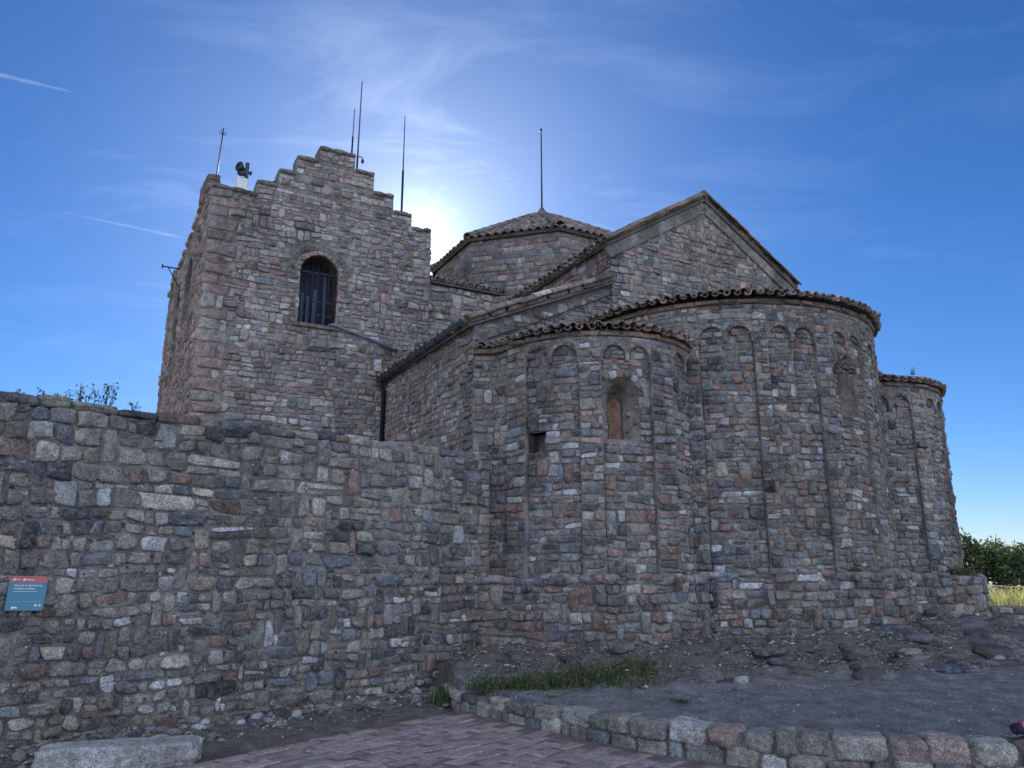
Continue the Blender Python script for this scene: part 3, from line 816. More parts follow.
# octagonal drum
DC = (5.03, 6.2); RD = 2.82; ZD = 9.15
def oct_pt(k, r, z): t = radians(22.5+45*k); return W(DC[0]-r*cos(t), DC[1]-r*sin(t), z)
acc = Acc()
for k in range(8):
    # faces run left to right seen from outside
    S = line(oct_pt(k, RD, 0)[:2], oct_pt(k+1, RD, 0)[:2])
    slab(acc, S, [0, S.L], 6.0, ZD, 0, -.3)
    if k in (0, 1, 7, 6, 2):
        stones(acc, S, fill(0, S.L, 6.9, ZD-.01, .13, .26, rng, hv=.12, split=.08, tall=.02, wob=.08), P_NAVE, rng, relief=.010, gap=.006, squarish=(5, 11))
drum = acc.build('dome_drum', MAS, church)
acc = Acc()
RE = RD+.13; ZA = 10.90
apex = W(*DC, ZA)
for k in range(8):
    p, q = oct_pt(k, RE, ZD+.03), oct_pt(k+1, RE, ZD+.03)
    mid = (p+q)/2; al = (q-p); Lf = np.linalg.norm(al); al = al/Lf; up = apex-mid; Wd = np.linalg.norm(up); up = up/Wd
    nr = np.cross(al, up); nr *= np.sign(nr[2])
    for off in (0, -.07):
        acc.add(np.array([p, q, apex])+nr*off, None, [(0, 1, 2)], (.13, .10, .085))
    acc.add(np.array([p, q, q-nr*.07, p-nr*.07]), [(0, 1, 2, 3)], None, (.13, .10, .085))
    m = int(Lf/.19); w = Lf/m; tl = .40; ex = .31
    for j in range(int((Wd-.2)/ex)):
        top = tl+j*ex; half = Lf/2*(1-top/Wd)
        s = (np.arange(m)+.5)*w; s = s[np.abs(s-Lf/2) < half+.04]
        if not len(s): continue
        N = len(s)
        o = p+al[None]*s[:, None]+up[None]*(top+rng.normal(0, .012, N))[:, None]+nr[None]*(.004+rng.normal(0, .004, N)+.012*min(1, j))[:, None]
        down = np.repeat((-up-nr*.03)[None], N, 0)
        tiles(acc, o, down, np.repeat(al[None], N, 0), np.repeat(nr[None], N, 0), tl+.03, w*.34, w*.42, rng, True)
    # hip tiles
    L_ = np.linalg.norm(apex-p); hu = (apex-p)/L_; m2 = int(L_/.34)
    hs = np.cross(hu, [0, 0, 1]); hs /= np.linalg.norm(hs); hn = np.cross(hs, hu)
    o = np.array([p+hu*(.42+i*.34)+hn*.03 for i in range(m2-1)])
    tiles(acc, o, np.repeat(-hu[None], m2-1, 0), np.repeat(hs[None], m2-1, 0), np.repeat(hn[None], m2-1, 0), .42, .10, .12, rng, True, n=9)
acc.build('tiled_roof', [TILE], drum)
acc = Acc()
for (zz, rr0, rr1) in ((ZA-.05, .20, .17), (ZA+.04, .15, .10), (ZA+.12, .07, .06)):
    tube(acc, [apex+[0, 0, zz-ZA], apex+[0, 0, zz-ZA+.09]], [rr0, rr1], 12, (.17, .15, .13))
acc.build('finial', [STONE], drum)
acc = Acc()
tube(acc, [oct_pt(7, RD+.06, 7.0), oct_pt(7, RD+.06, ZD-.02)], .045, 8)
acc.build('downpipe', [METAL_DARK], drum)

# ------------------------------------------------------------------ bell tower
rng = np.random.default_rng(808)
VT = 4.19; TL, TR = -3.5, 1.02
TF = line(W2(TL, VT), W2(TR, VT))
acc = Acc()
X = lambda u: u-TL
winL, winR, sill, spr = X(-1.72), X(-.955), 6.22, 7.30; wr = (winR-winL)/2; wc = (winL+winR)/2
Z0 = 8.75
layers = [(TL, TR, 0, Z0), (-2.67, .565, Z0, 9.03), (-2.27, .14, 9.03, 9.37), (-1.93, -.31, 9.37, 9.77), (-1.49, -.735, 9.77, 10.10)]
slab(acc, TF, [0, winL], 0.0, Z0, 0, -.45); slab(acc, TF, [winR, X(TR)], 0.0, Z0, 0, -.45)
slab(acc, TF, [winL, winR], 0.0, sill, 0, -.45)
slab(acc, TF, wc-wr*np.cos(np.linspace(0, pi, 19)), lambda s: spr+sqrt(max(0, wr*wr-(s-wc)**2)), Z0, 0, -.45)
for (u0, u1, z0, z1) in layers[1:]:
    slab(acc, TF, [X(u0), X(u1)], z0-.004, z1, 0, -.45)
qz = [];
z = 3.6; k = 0
while z < Z0-.15:
    hh = rng.uniform(.17, .30); hh = min(hh, Z0-.02-z)
    wq = (.52 if k % 2 else .32)+rng.uniform(-.05, .08); qz.append([(0, z), (wq, z), (wq, z+hh), (0, z+hh)]); z += hh; k += 1
stones(acc, TF, qz, P_RED, rng, relief=.018, gap=.008, squarish=(6, 12), sig=.14)
qe = np.array(qz)
def inq(q):
    c = q.mean(0)
    if q[:, 0].min() > .75: return False
    for e in qe:
        if q[:, 0].min() < e[1, 0]-.03 and q[:, 1].max() > e[0, 1]+.03 and q[:, 1].min() < e[2, 1]-.03: return True
    return False
rr2 = wr+.22
cells = fill(0, winL-.0, 3.6, sill-.1, .13, .235, rng)+fill(winL, winR, 3.6, sill-.1, .13, .235, rng)+fill(winR, X(TR), 3.6, sill-.1, .13, .235, rng)
cells = fill(0, X(TR), 3.6, sill-.08, .108, .185, rng)
cells += fill(0, winL, sill-.08, spr, .108, .185, rng)+fill(winR, X(TR), sill-.08, spr, .108, .185, rng)
cells += fill(0, X(TR), spr, Z0, .105, .195, rng)
stones(acc, TF, cells, P_TOWER, rng, relief=.017, gap=.009, skip=lambda q: inq(q) or (q[:, 1].max() > spr+.01 and any(hypot(x-wc, y-spr) < rr2+.0 for x, y in list(q)+[q.mean(0)])))
# gap fillers beside the quoins
fl = []
for e in qe:
    fl.append([(e[1, 0], e[1, 1]), (e[1, 0]+.13, e[1, 1]), (e[1, 0]+.13, e[2, 1]), (e[1, 0], e[2, 1])])
stones(acc, TF, fl, P_TOWER, rng, d0=-.008, relief=.016, gap=.008)
stones(acc, TF, ring(wc, spr, wr+.10, wr+.225, 17), pal([((.22, .19, .15), 2), ((.19, .15, .125), 2)]), rng, relief=.016, gap=.008, K=12)
for (u0, u1, z0, z1) in layers[1:]:
    stones(acc, TF, fill(X(u0), X(u1), z0, z1-.09, .11, .20, rng), P_TOWER, rng, relief=.017, gap=.009)
# copings on every step
prev = None
steps_ = [(TL, -2.67, Z0), (-2.67, -2.27, 9.03), (-2.27, -1.93, 9.37), (-1.93, -1.49, 9.77), (-1.49, -.735, 10.10), (-.735, -.31, 9.77), (-.31, .14, 9.37), (.14, .565, 9.03), (.565, TR, Z0)]
for (u0, u1, zt) in steps_:
    s = u0
    while s < u1-.03:
        w = min(rng.uniform(.25, .45), u1-s)
        if u1-s-w < .12: w = u1-s
        block(acc, W(s+w/2, VT+.21, zt-.035+rng.normal(0, .006)), (B, A, (0, 0, 1)), (w/2+.005, .265, .05), rng, ex=9, amp=.035, nu=22, nv=9, col=pick(pal([((.17, .15, .12), 2), ((.15, .14, .125), 2), ((.20, .13, .11), 1)]), 1, rng)[0])
        s += w
# left flank
FL = line(W2(-3.80, 8.7), W2(TL, VT)); LF = FL.L
ltop = lambda s: 7.85+(8.72-7.85)*s/LF
ops = [(1.25, 1.95, 6.05, 7.50), (2.45, 3.20, 6.4, 7.80)]
ss = [0]
for (o0, o1, zb_, zt_) in ops:
    slab(acc, FL, [ss[-1], o0], 0.0, ltop, 0, -.45)
    slab(acc, FL, [o0, o1], 0.0, zb_, 0, -.45)
    r_ = (o1-o0)/2; c_ = (o0+o1)/2
    slab(acc, FL, c_-r_*np.cos(np.linspace(0, pi, 13)), lambda s, c_=c_, r_=r_, zt_=zt_: zt_-r_+sqrt(max(0, r_*r_-(s-c_)**2)), ltop, 0, -.45)
    slab(acc, FL, [o0, o1], zb_, zt_, -.40, -.45, 1, (.05, .045, .045))
    ss.append(o1)
slab(acc, FL, [ss[-1], LF-.002], 0.0, ltop, 0, -.45)
stones(acc, FL, fill(0, LF, 3.2, 8.7, .12, .20, rng), P_RED, rng, relief=.016, gap=.009, skip=lambda q: any(y > ltop(x)-.03 for x, y in q) or any(q[:, 0].max() > o[0]+.02 and q[:, 0].min() < o[1]-.02 and q[:, 1].max() > o[2] and q[:, 1].min() < o[3] for o in ops))
s = 0
while s < LF-.1:
    w = min(rng.uniform(.25, .45), LF-s)
    c = FL(np.array([s+w/2]), ltop(s+w/2)+.0, -.2)[0]
    dv = (W(TL, VT)-W(-3.8, 8.7))/LF
    block(acc, c+[0, 0, rng.normal(0, .012)], (dv, np.cross(dv, [0, 0, 1]), (0, 0, 1)), (w/2+.01, .26, .06), rng, ex=7, amp=.06, col=pick(P_RED, 1, rng)[0]*.8)
    s += w
# corner merlon at the front of the left flank
for (dz, hz, ll) in ((.10, .10, .52), (.27, .085, .47)):
    c = FL(np.array([LF-.60]), 8.68+dz, -.07)[0]
    block(acc, c, (dv, np.cross(dv, [0, 0, 1]), (0, 0, 1)), (ll, .13, hz), rng, ex=8, amp=.05, nu=26, nv=13, col=np.array((.19, .14, .115)))
# right and back walls
TRS = line(W2(TR, VT), W2(TR, 8.7)); slab(acc, TRS, [.003, 4.5], 0.0, 8.74, 0, -.45)
stones(acc, TRS, fill(0, 4.5, 5.0, 8.6, .14, .25, rng), P_TOWER, rng, relief=.018)
TB = line(W2(TR, 8.7), W2(-3.8, 8.7)); slab(acc, TB, [0, 4.82], 0.0, 8.36, 0, -.45)
stones(acc, TB, fill(0, 4.8, .2, 8.3, .2, .34, rng), P_TOWER, rng, relief=.018)
tower = acc.build('bell_tower', MAS, church)
tower['label'] = 'square bell tower with stepped top and barred arched window'
acc = Acc()
box(acc, W(-1.3, 6.45, 8.2), (B, A, (0, 0, 1)), (2.2, 2.2, .06), (.2, .18, .16))
acc.build('flat_roof', [MORTAR], tower)
# window
acc = Acc()
stones(acc, TF, ring(wc, spr, wr-.005, wr+.095, 13), P_ARCH, rng, d0=.012, relief=.015, gap=.004, squarish=(7, 12), K=14, sink=.05)
acc.build('window_arch', [STONE], tower)
acc = Acc()
zz = sill
while zz < spr-.02:
    hh = min(rng.uniform(.18, .3), spr-zz)
    stones(acc, TF, [[(winR-.01, zz), (winR+.05, zz), (winR+.05, zz+hh), (winR-.01, zz+hh)], [(winL-.05, zz), (winL+.01, zz), (winL+.01, zz+hh), (winL-.05, zz+hh)]], P_ARCH, rng, d0=.006, relief=.010, gap=.004, squarish=(7, 12), sink=.03)
    zz += hh
box(acc, W((winL+winR)/2+TL, VT+.02, sill-.035), (B, A, (0, 0, 1)), (wr+.06, .075, .035), (.20, .16, .13))
acc.build('window_surround', [STONE], tower)
acc = Acc()
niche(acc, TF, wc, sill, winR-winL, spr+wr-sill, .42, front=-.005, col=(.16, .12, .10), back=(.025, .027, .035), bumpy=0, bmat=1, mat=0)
# boards and posts standing inside the opening
for (du, w_, hh, m_) in ((-.27, .06, .75, 2), (-.13, .03, .70, 2), (.02, .05, .85, 2), (.2, .035, 1.15, 2)):
    box(acc, W(wc+TL+du, VT+.36, sill+hh/2), (B, A, (0, 0, 1)), (w_, .02, hh/2), (.2, .2, .2), m_)
acc.build('window_recess', [STONE, DARKIN, BLUEDOOR], tower)
acc = Acc()
for k in range(7):
    s = winL+(winR-winL)*(k+.5)/7; ht = spr+sqrt(max(0, wr*wr-(s-wc)**2))
    tube(acc, [TF(np.array([s]), sill, -.10)[0], TF(np.array([s]), ht, -.10)[0]], .010, 6)
for zz in (sill+.24, sill+.52, sill+1.12):
    box(acc, TF(np.array([wc]), zz, -.112)[0], (B, A, (0, 0, 1)), (wr, .008, .011))
acc.build('window_grille', [METAL_DARK], tower)
acc = Acc()
tube(acc, [W(-1.08, VT+.1, 6.27), W(-1.02, VT-.06, 6.26), W(-.95, VT-.07, 6.24), W(.20, VT-.07, 5.94)], .03, 10)
box(acc, W(.24, VT-.04, 5.915), (B, A, (0, 0, 1)), (.09, .04, .02), mat=1)
acc.build('drain_pipe', [GREY_PIPE, METAL_DARK], tower)

# ------------------------------------------------------------------ things fixed on the roofs
def antenna(u, v, z0, z1, label, parts, lean=0.0, cat='antenna'):
    t = thing('antenna', W(u, v, z0), label, cat, 'thin masts on the roofs')
    top = lean
    def P(f): return W(u+lean*f, v, z0+(z1-z0)*f)
    for nm, f0, f1, r0, r1, m in parts:
        acc = Acc(); tube(acc, [P(f0), P((f0+f1)/2), P(f1)], [r0, (r0+r1)/2, r1], 8); acc.build(nm, [m], t)
    return t, P
t, P = antenna(-3.42, 4.40, 8.70, 10.08, 'short leaning lightning rod with a spiky crown at left corner of tower', [('mast', 0, 1, .014, .011, METAL_DARK)], .06, 'lightning rod')
acc = Acc()
for k in range(5):
    a_ = k*2*pi/5+.4; c = P(.90); e = c+(B*cos(a_)+A*sin(a_))*.075+np.array([0, 0, .075])
    tube(acc, [c, c+(B*cos(a_)+A*sin(a_))*.06, e], [.006, .006, .003], 5)
acc.build('spike_crown', [METAL_DARK], t)
t, P = antenna(-.58, 5.2, 8.25, 11.85, 'short two stage whip antenna left of the tallest one on the tower', [('mast', 0, .80, .022, .020, METAL_DARK), ('whip', .80, 1, .012, .010, METAL_GREY)], .04)
t, P = antenna(-.43, 5.2, 8.25, 12.62, 'tallest whip antenna rising behind the stepped tower gable', [('mast', 0, .55, .024, .022, METAL_DARK), ('whip', .55, 1, .019, .012, METAL_GREY)], .03)
acc = Acc(); c = P(.555); tube(acc, [c, c+B*.10, c+B*.12+[0, 0, -.05]], .012, 6); block(acc, c+B*.12+[0, 0, -.10], (B, A, (0, 0, 1)), (.03, .03, .045), RNG)
acc.build('clamp', [METAL_DARK], t)
t, P = antenna(.68, 5.2, 8.25, 12.04, 'whip antenna with a thick lower half on right side of tower', [('mast', 0, .62, .028, .026, METAL_DARK), ('whip', .62, 1, .016, .010, METAL_GREY)], -.0)
dt = thing('antenna', apex+[0, 0, .2], 'single straight rod standing on the tip of the tiled dome', 'lightning rod', 'thin masts on the roofs')
acc = Acc(); tube(acc, [apex+[0, 0, .15], apex+[0, 0, 1.2], apex+[0, 0, 2.58]], [.024, .02, .016], 8); acc.build('mast', [METAL_DARK], dt)
acc = Acc(); block(acc, apex+[0, 0, 2.60], (B, A, (0, 0, 1)), (.03, .03, .05), RNG, ex=2.2, amp=.02); acc.build('tip', [METAL_DARK], dt)

sir = thing('loudspeaker_mast', W(-2.86, 5.0, 8.25), 'dark round horn loudspeakers on a white box above the tower parapet', 'loudspeaker')
acc = Acc(); box(acc, W(-2.86, 5.0, 8.95), (B, A, (0, 0, 1)), (.105, .09, .42), mat=0); acc.build('box', [WHITE], sir)
acc = Acc(); tube(acc, [W(-2.78, 5.0, 9.2), W(-2.78, 5.0, 9.76)], .042, 8); acc.build('post', [METAL_GREY], sir)
def horn(c, d, L_, r):
    acc = Acc(); c = np.asarray(c, float); d = np.asarray(d, float)/np.linalg.norm(d)
    f = np.array([0, .25, .6, .85, 1.0]); rr = np.array([.25, .3, .6, .9, 1.0])*r
    tube(acc, [c+d*L_*x for x in f], rr, 16); return acc.build('horn', [BLACK], sir)
horn(W(-2.82, 5.0, 9.60), -A*.6-B*.8, .16, .108)
horn(W(-2.83, 5.0, 9.47), -A*.9-B*.5, .14, .09)
horn(W(-2.76, 5.0, 9.56), A*.3+B*.9, .07, .05)
fx = thing('small_fitting', W(-2.42, 4.42, 9.04), 'tiny dark fitting tilted up on second step of the tower', 'fitting')
acc = Acc(); tube(acc, [W(-2.42, 4.42, 9.0), W(-2.40, 4.40, 9.10)], .012, 6); acc.build('stem', [METAL_GREY], fx)
acc = Acc(); d_ = B*.8+np.array([0, 0, .5]); tube(acc, [W(-2.45, 4.40, 9.08), W(-2.45, 4.40, 9.08)+d_*.10, W(-2.45, 4.40, 9.08)+d_*.2], [.02, .03, .022], 8); acc.build('lamp_head', [METAL_DARK], fx)
# bracket on the left flank
bz = 8.02
bo = FL(np.array([1.5]), bz, .0)[0]; nb_ = -B
br = thing('wall_bracket', bo, 'thin iron bracket sticking out from left side of tower', 'bracket')
acc = Acc(); tube(acc, [bo+B*.05, bo+nb_*.38], .016, 6); tube(acc, [bo+nb_*.38+[0, 0, -.05], bo+nb_*.38+[0, 0, .05]], .014, 6); acc.build('arm', [METAL_DARK], br)
acc = Acc(); tube(acc, [bo+nb_*.26+[0, 0, -.01], bo+B*.04+[0, 0, -.50]], .012, 6); acc.build('brace', [METAL_DARK], br)

# ================================================================== GREAT WALL ON THE LEFT
rng = np.random.default_rng(909)
wp1 = np.array([-4.43, 7.155]); wp2 = np.array([-.806, 10.58]); wd_ = (wp2-wp1)/np.linalg.norm(wp2-wp1)
WE = 5.65
LW = Surf([wp1-wd_*4.0, wp1+wd_*WE], s0=-4.0)
acc = Acc()
HT = 3.09
wn = np.array([wd_[1], -wd_[0], 0]); wt3 = np.array([*wd_, 0])
slab(acc, LW, np.linspace(-4.0, WE, 60), -.3, lambda s: HT+.03*float(fbm(np.array([s*1.3, 0, 0]), 2)), 0, -.65)
rows_ = []
stones(acc, LW, fill(-4, WE, -.12, .60, .108, .145, rng, split=.10, wv=.42, hv=.27, tall=.2), P_WALL, rng, relief=.026, gap=.013, K=20, squarish=(2.3, 5.5))
stones(acc, LW, fill(-4, WE, .60, 1.35, .122, .160, rng, split=.14, wv=.42, hv=.27, tall=.2), P_WALL, rng, relief=.021, gap=.013, K=20, squarish=(2.4, 6))
stones(acc, LW, fill(-4, WE, 1.35, 2.15, .140, .185, rng, split=.18, wv=.42, hv=.25, tall=.15), P_WALL, rng, relief=.020, gap=.013, K=20, squarish=(2.6, 7))
P_UP = pal([((.20, .18, .145), 5), ((.17, .16, .15), 3), ((.11, .12, .138), 1.3), ((.06, .06, .07), .7), ((.18, .115, .09), .8), ((.24, .21, .165), 2), ((.44, .43, .40), .22)]); P_UP[0][:] = P_UP[0]*1.6
stones(acc, LW, fill(-4, WE, 2.15, HT, .150, .21, rng, split=.18, wv=.42, hv=.22, tall=.12), P_UP, rng, relief=.019, gap=.012, K=20, squarish=(3.0, 9))
chips(acc, LW, 1500, (-2.0, WE-.05, .0, 2.9), rng, size=.020)
s = -4.0
while s < WE-.05:                                    # rough capping stones
    w = min(rng.uniform(.18, .48), WE-s)
    hh = rng.uniform(.045, .08)
    c = LW(np.array([s+w/2]), HT+hh*.75+.015*float(fbm(np.array([s, 4, 0]), 2)), -.30)[0]
    block(acc, c, (wt3, wn, (0, 0, 1)), (w/2+.012, rng.uniform(.29, .335), hh), rng, ex=7, amp=.08, nu=28, nv=14, freq=2.2, col=pick(P_UP, 1, rng)[0])
    s += w
wall = acc.build('boundary_wall', MAS, None, LW(np.array([0.0]), 0, 0)[0])
tag(wall, 'long high rubble stone wall in front of the tower carrying the small blue sign', 'wall')

# sign
sc = LW(np.array([0.0]), 1.362, .07)[0]
sg = thing('information_sign', sc, 'small square blue sign with a red top band on left wall', 'sign')
hw, hh = .150, .150
up_ = np.array([.0, 0, 1.0]); sx = wt3*cos(-.03)+up_*sin(-.03); sy = np.cross(wn, sx); sy *= np.sign(sy[2]); sy = sy-wt3*.0
acc = Acc(); box(acc, sc, (sx, sy, wn), (hw, hh, .006)); acc.build('panel', [TEAL], sg, smooth=False)
acc = Acc(); box(acc, sc+sy*(hh-.028), (sx, sy, wn), (hw+.0005, .0285, .0075)); acc.build('header_band', [RED], sg, smooth=False)
def text(body, size, x, y, name='lettering', bold=0.0):
    cu = bpy.data.curves.new(name, 'FONT'); cu.body = body; cu.size = size; cu.extrude = .0006; cu.offset = bold
    cu.align_x = 'LEFT'
    o = bpy.data.objects.new(name, cu); C.objects.link(o)
    from mathutils import Matrix
    p = sc+sx*x+sy*y+wn*.0095
    M = Matrix(((sx[0], sy[0], wn[0], p[0]), (sx[1], sy[1], wn[1], p[1]), (sx[2], sy[2], wn[2], p[2]), (0, 0, 0, 1)))
    dg = bpy.context.evaluated_depsgraph_get(); dg.update()
    me = bpy.data.meshes.new_from_object(o.evaluated_get(dg)); bpy.data.objects.remove(o)
    me.transform(M); me.transform(Matrix.Translation((-sc[0], -sc[1], -sc[2])))
    me.materials.clear(); me.materials.append(LETTER)
    ob = bpy.data.objects.new(name, me); C.objects.link(ob); ob.parent = sg; return ob
text('Monestir de Sant Llorenç', .0215, -.108, .062, bold=.0006)
text('del Munt i La Mola', .0215, -.108, .034, bold=.0006)
acc = Acc()
def bar(x, y, w, h, z=.0078): box(acc, sc+sx*(x+w/2)+sy*y+wn*z, (sx, sy, wn), (w/2, h/2, .0006))
def disc(x, y, r, z=.0078): tube(acc, [sc+sx*x+sy*y+wn*(z-.0006), sc+sx*x+sy*y+wn*(z+.0006)], r, 14)
def done(nm):
    global acc
    acc.build(nm, [LETTER], sg, smooth=False); acc = Acc()
x = -.108
for w_ in (.016, .010, .022, .012, .018, .026, .011, .02, .014): bar(x, .016, w_+.0045, .0036); x += w_+.004
done('small_text_line')
disc(-.115, .119, .010, .0088); bar(-.106, .119, .018, .006, .0088); bar(-.089, .119, .020, .006, .0088); done('emblem')
disc(-.037, .119, .011, .0088); bar(-.028, .119, .073, .006, .0088); done('emblem')
disc(-.095, -.124, .011); bar(-.086, -.126, .03, .010); bar(-.086, -.119, .022, .006); done('emblem')
bar(.075, -.104, .006, .020); bar(.0805, -.104, .012, .020); bar(.079, -.096, .014, .006); done('emblem')
bar(.105, -.111, .022, .005); bar(.107, -.099, .018, .005); disc(.116, -.105, .007); done('emblem')
bar(-.120, -.072, .24, .0012); done('rule_line')
for (ix, iy) in ((-1, -1), (1, -1), (1, 1), (-1, 1)):
    disc(ix*(hw-.010), iy*(hw-.008), .0045, .0095)
    acc.build('screw', [METAL_GREY], sg, smooth=False); acc = Acc()
for ix in (-1, 1):
    box(acc, sc+sx*ix*.11-wn*.035, (sx, sy, wn), (.012, .10, .03)); acc.build('spacer', [METAL_DARK], sg, smooth=False); acc = Acc()

# hewn stone bench block
rng = np.random.default_rng(1212)
b0, b1 = np.array([-3.80, 6.54, 0]), np.array([-2.62, 6.86, 0]); bd = (b1-b0)/np.linalg.norm(b1-b0); bn = np.array([bd[1], -bd[0], 0])
acc = Acc(); c = (b0+b1)/2-bn*.16+np.array([0, 0, .07])
block(acc, c, (bd, bn, (0, 0, 1)), (np.linalg.norm(b1-b0)/2, .17, .105), rng, ex=11, amp=.05, nu=90, nv=40, col=np.array((.60, .585, .55)), freq=3.0)
tag(acc.build('stone_bench', [rough_mat('pitted_stone', s1=14, s2=70, lo=.6, hi=1.3, lichen=.4, bumpd=.03)], None, c-[0, 0, .1]), 'long pale hewn stone block lying at the foot of the wall as a bench', 'bench')

# ================================================================== GROUND
LWX = np.array([-.84, -.77, -.62, .25, 1.2, 2.1, 3.0, 3.9, 6.0, 9.0, 16.0]); LWY = np.array([10.2, 9.70, 9.20, 8.15, 7.15, 6.52, 6.22, 6.08, 6.0, 6.0, 6.0])
def low_y(x): return np.interp(x, LWX, LWY)
def ground_h(x, y):
    x = np.asarray(x, float); y = np.asarray(y, float)
    P2 = np.stack([x-ORG[0], y-ORG[1]], -1)
    u = P2@B[:2]; v = P2@A[:2]
    d = np.minimum.reduce([np.hypot(u-A1C[0], v-A1C[1])-R1-.2, np.hypot(u-AMC[0], v-AMC[1])-RM-.21, np.hypot(u-A3C[0], v-A3C[1])-R3-.36,
                           np.where((u > .2) & (u < 10.), -v, 9.0)])
    base = .60+.032*np.clip(u, -1, 9)-.085*np.clip(u-7.2, 0, 2.5)
    terr = .195+.045*np.clip(y-7.0, 0, 5.5)+.004*np.clip(x-2, 0, 10)
    k = np.clip(1-d/((1.35+.07*np.clip(u, 0, 8))*np.clip(1-(u-8.6)*.55, .3, 1)), 0, 1); k = k*k*(3-2*k)
    q_ = k*3.2+.35*fbm(np.stack([x*.9, y*.9, 0*x+31], -1), 3); fr_ = q_-np.floor(q_); e_ = np.clip((fr_-.62)/.25, 0, 1); ks = np.clip((np.floor(q_)+e_*e_*(3-2*e_))/3.2, 0, 1)
    h = terr+(np.maximum(base, terr)-terr)*(k*.45+ks*.55*(k > .02))
    n1 = fbm(np.stack([x*1.6, y*1.6, 0*x], -1), 4); n2 = fbm(np.stack([x*1.2+y*.6, (y-x*.5)*6, 0*x+5], -1), 3); n3 = fbm(np.stack([x*9, y*9, 0*x+9], -1), 3)
    rk = np.clip(k*4, 0, 1)*np.clip((1.02-k)*6, .25, 1)
    h = h+.012*n1+rk*(.075*n2+.045*n1+.035*n3)+(1-rk)*.005*n3
    return h, k
gx = np.concatenate([np.arange(-1.5, 9.5, .045), np.arange(9.5, 24, .25)]); gy = np.concatenate([np.arange(5.6, 13.5, .045), np.arange(13.5, 30, .25)])
GX, GY = np.meshgrid(gx, gy)
H_, K_ = ground_h(GX, GY)
ly = low_y(GX)
wall_side = (GX-wp1[0])*wd_[1]-(GY-wp1[1])*wd_[0]     # >0 in front of the great wall
H_ = np.where(GY < ly+.17, -.15, H_); H_ = np.where((wall_side < -.2) & (GX < .5), -.15, H_)
cg = np.array([.265, .26, .256]); cr = np.array([.165, .14, .125])
nn = fbm(np.stack([GX*2.5, GY*2.5, 0*GX], -1), 3)
kk = np.clip(K_*3+nn*.25, 0, 1)[..., None]
col = cg*(1-kk)+cr*kk
col = col*(1+.14*fbm(np.stack([GX*7, GY*7, 0*GX+3], -1), 3))[..., None]
acc = Acc(); ny_, nx_ = GX.shape
I = np.arange(ny_*nx_).reshape(ny_, nx_)
Q = np.stack([I[:-1, :-1], I[:-1, 1:], I[1:, 1:], I[1:, :-1]], -1).reshape(-1, 4)
acc.add(np.stack([GX, GY, H_], -1).reshape(-1, 3), Q, None, col.reshape(-1, 3))
rng = np.random.default_rng(1111)
cnt = 0                                        # ledges of bedrock breaking through the slope
while cnt < 150:
    x, y = rng.uniform(-.3, 8.5), rng.uniform(8.8, 13)
    hz, k = ground_h(np.array([x]), np.array([y])); hz, k = hz[0], k[0]
    if not .10 < k < .97: continue
    if x < .35 and k < .5: continue
    u_ = (np.array([x, y])-ORG[:2])@B[:2]
    w_ = rng.uniform(.04, .13)*(1+.12*max(0, u_)); an_ = rng.normal(.15, .3)
    block(acc, (x, y, hz-.005), ((cos(an_), sin(an_), rng.normal(0, .06)), (-sin(an_), cos(an_), .15), (0, -.15, 1)), (w_, w_*rng.uniform(.4, .7), w_*rng.uniform(.22, .42)), rng, ex=rng.uniform(2.6, 5), amp=.2, nu=16, nv=9, freq=2.4,
          col=pick(pal([((.17, .145, .13), 3), ((.14, .14, .145), 2.5), ((.2, .15, .13), 1), ((.27, .25, .22), .6)]), 1, rng)[0])
    cnt += 1
tag(acc.build('terrace_ground', [EARTH]), kind='structure')
# the mountain top out to the horizon
rad_ = np.array([0, 3, 6, 9, 14, 20, 30, 45, 60, 90, 150, 300, 700, 1500, 4000, 9000.0]); an = np.linspace(0, 2*pi, 73)
RR, AN = np.meshgrid(rad_, an)
ZZ = -.03-np.interp(RR, [0, 50, 90, 300, 1500, 4000, 9000], [0, 0, 4, 45, 200, 200, 200])+np.where(RR > 40, 6*fbm(np.stack([RR*np.cos(AN)*.01, RR*np.sin(AN)*.01, 0*RR], -1), 3), 0)
ZZ = np.where(RR <= 45, -.03, ZZ)
acc = Acc(); I = np.arange(RR.size).reshape(RR.shape); Q = np.stack([I[:-1, :-1], I[:-1, 1:], I[1:, 1:], I[1:, :-1]], -1).reshape(-1, 4)
gcol = np.where((RR < 60)[..., None], np.array([.38, .33, .26]), np.array([.07, .085, .045]))
acc.add(np.stack([RR*np.cos(AN)+0, RR*np.sin(AN)+6, ZZ], -1).reshape(-1, 3), Q, None, gcol.reshape(-1, 3))
tag(acc.build('ground', [FARGROUND]), kind='structure')
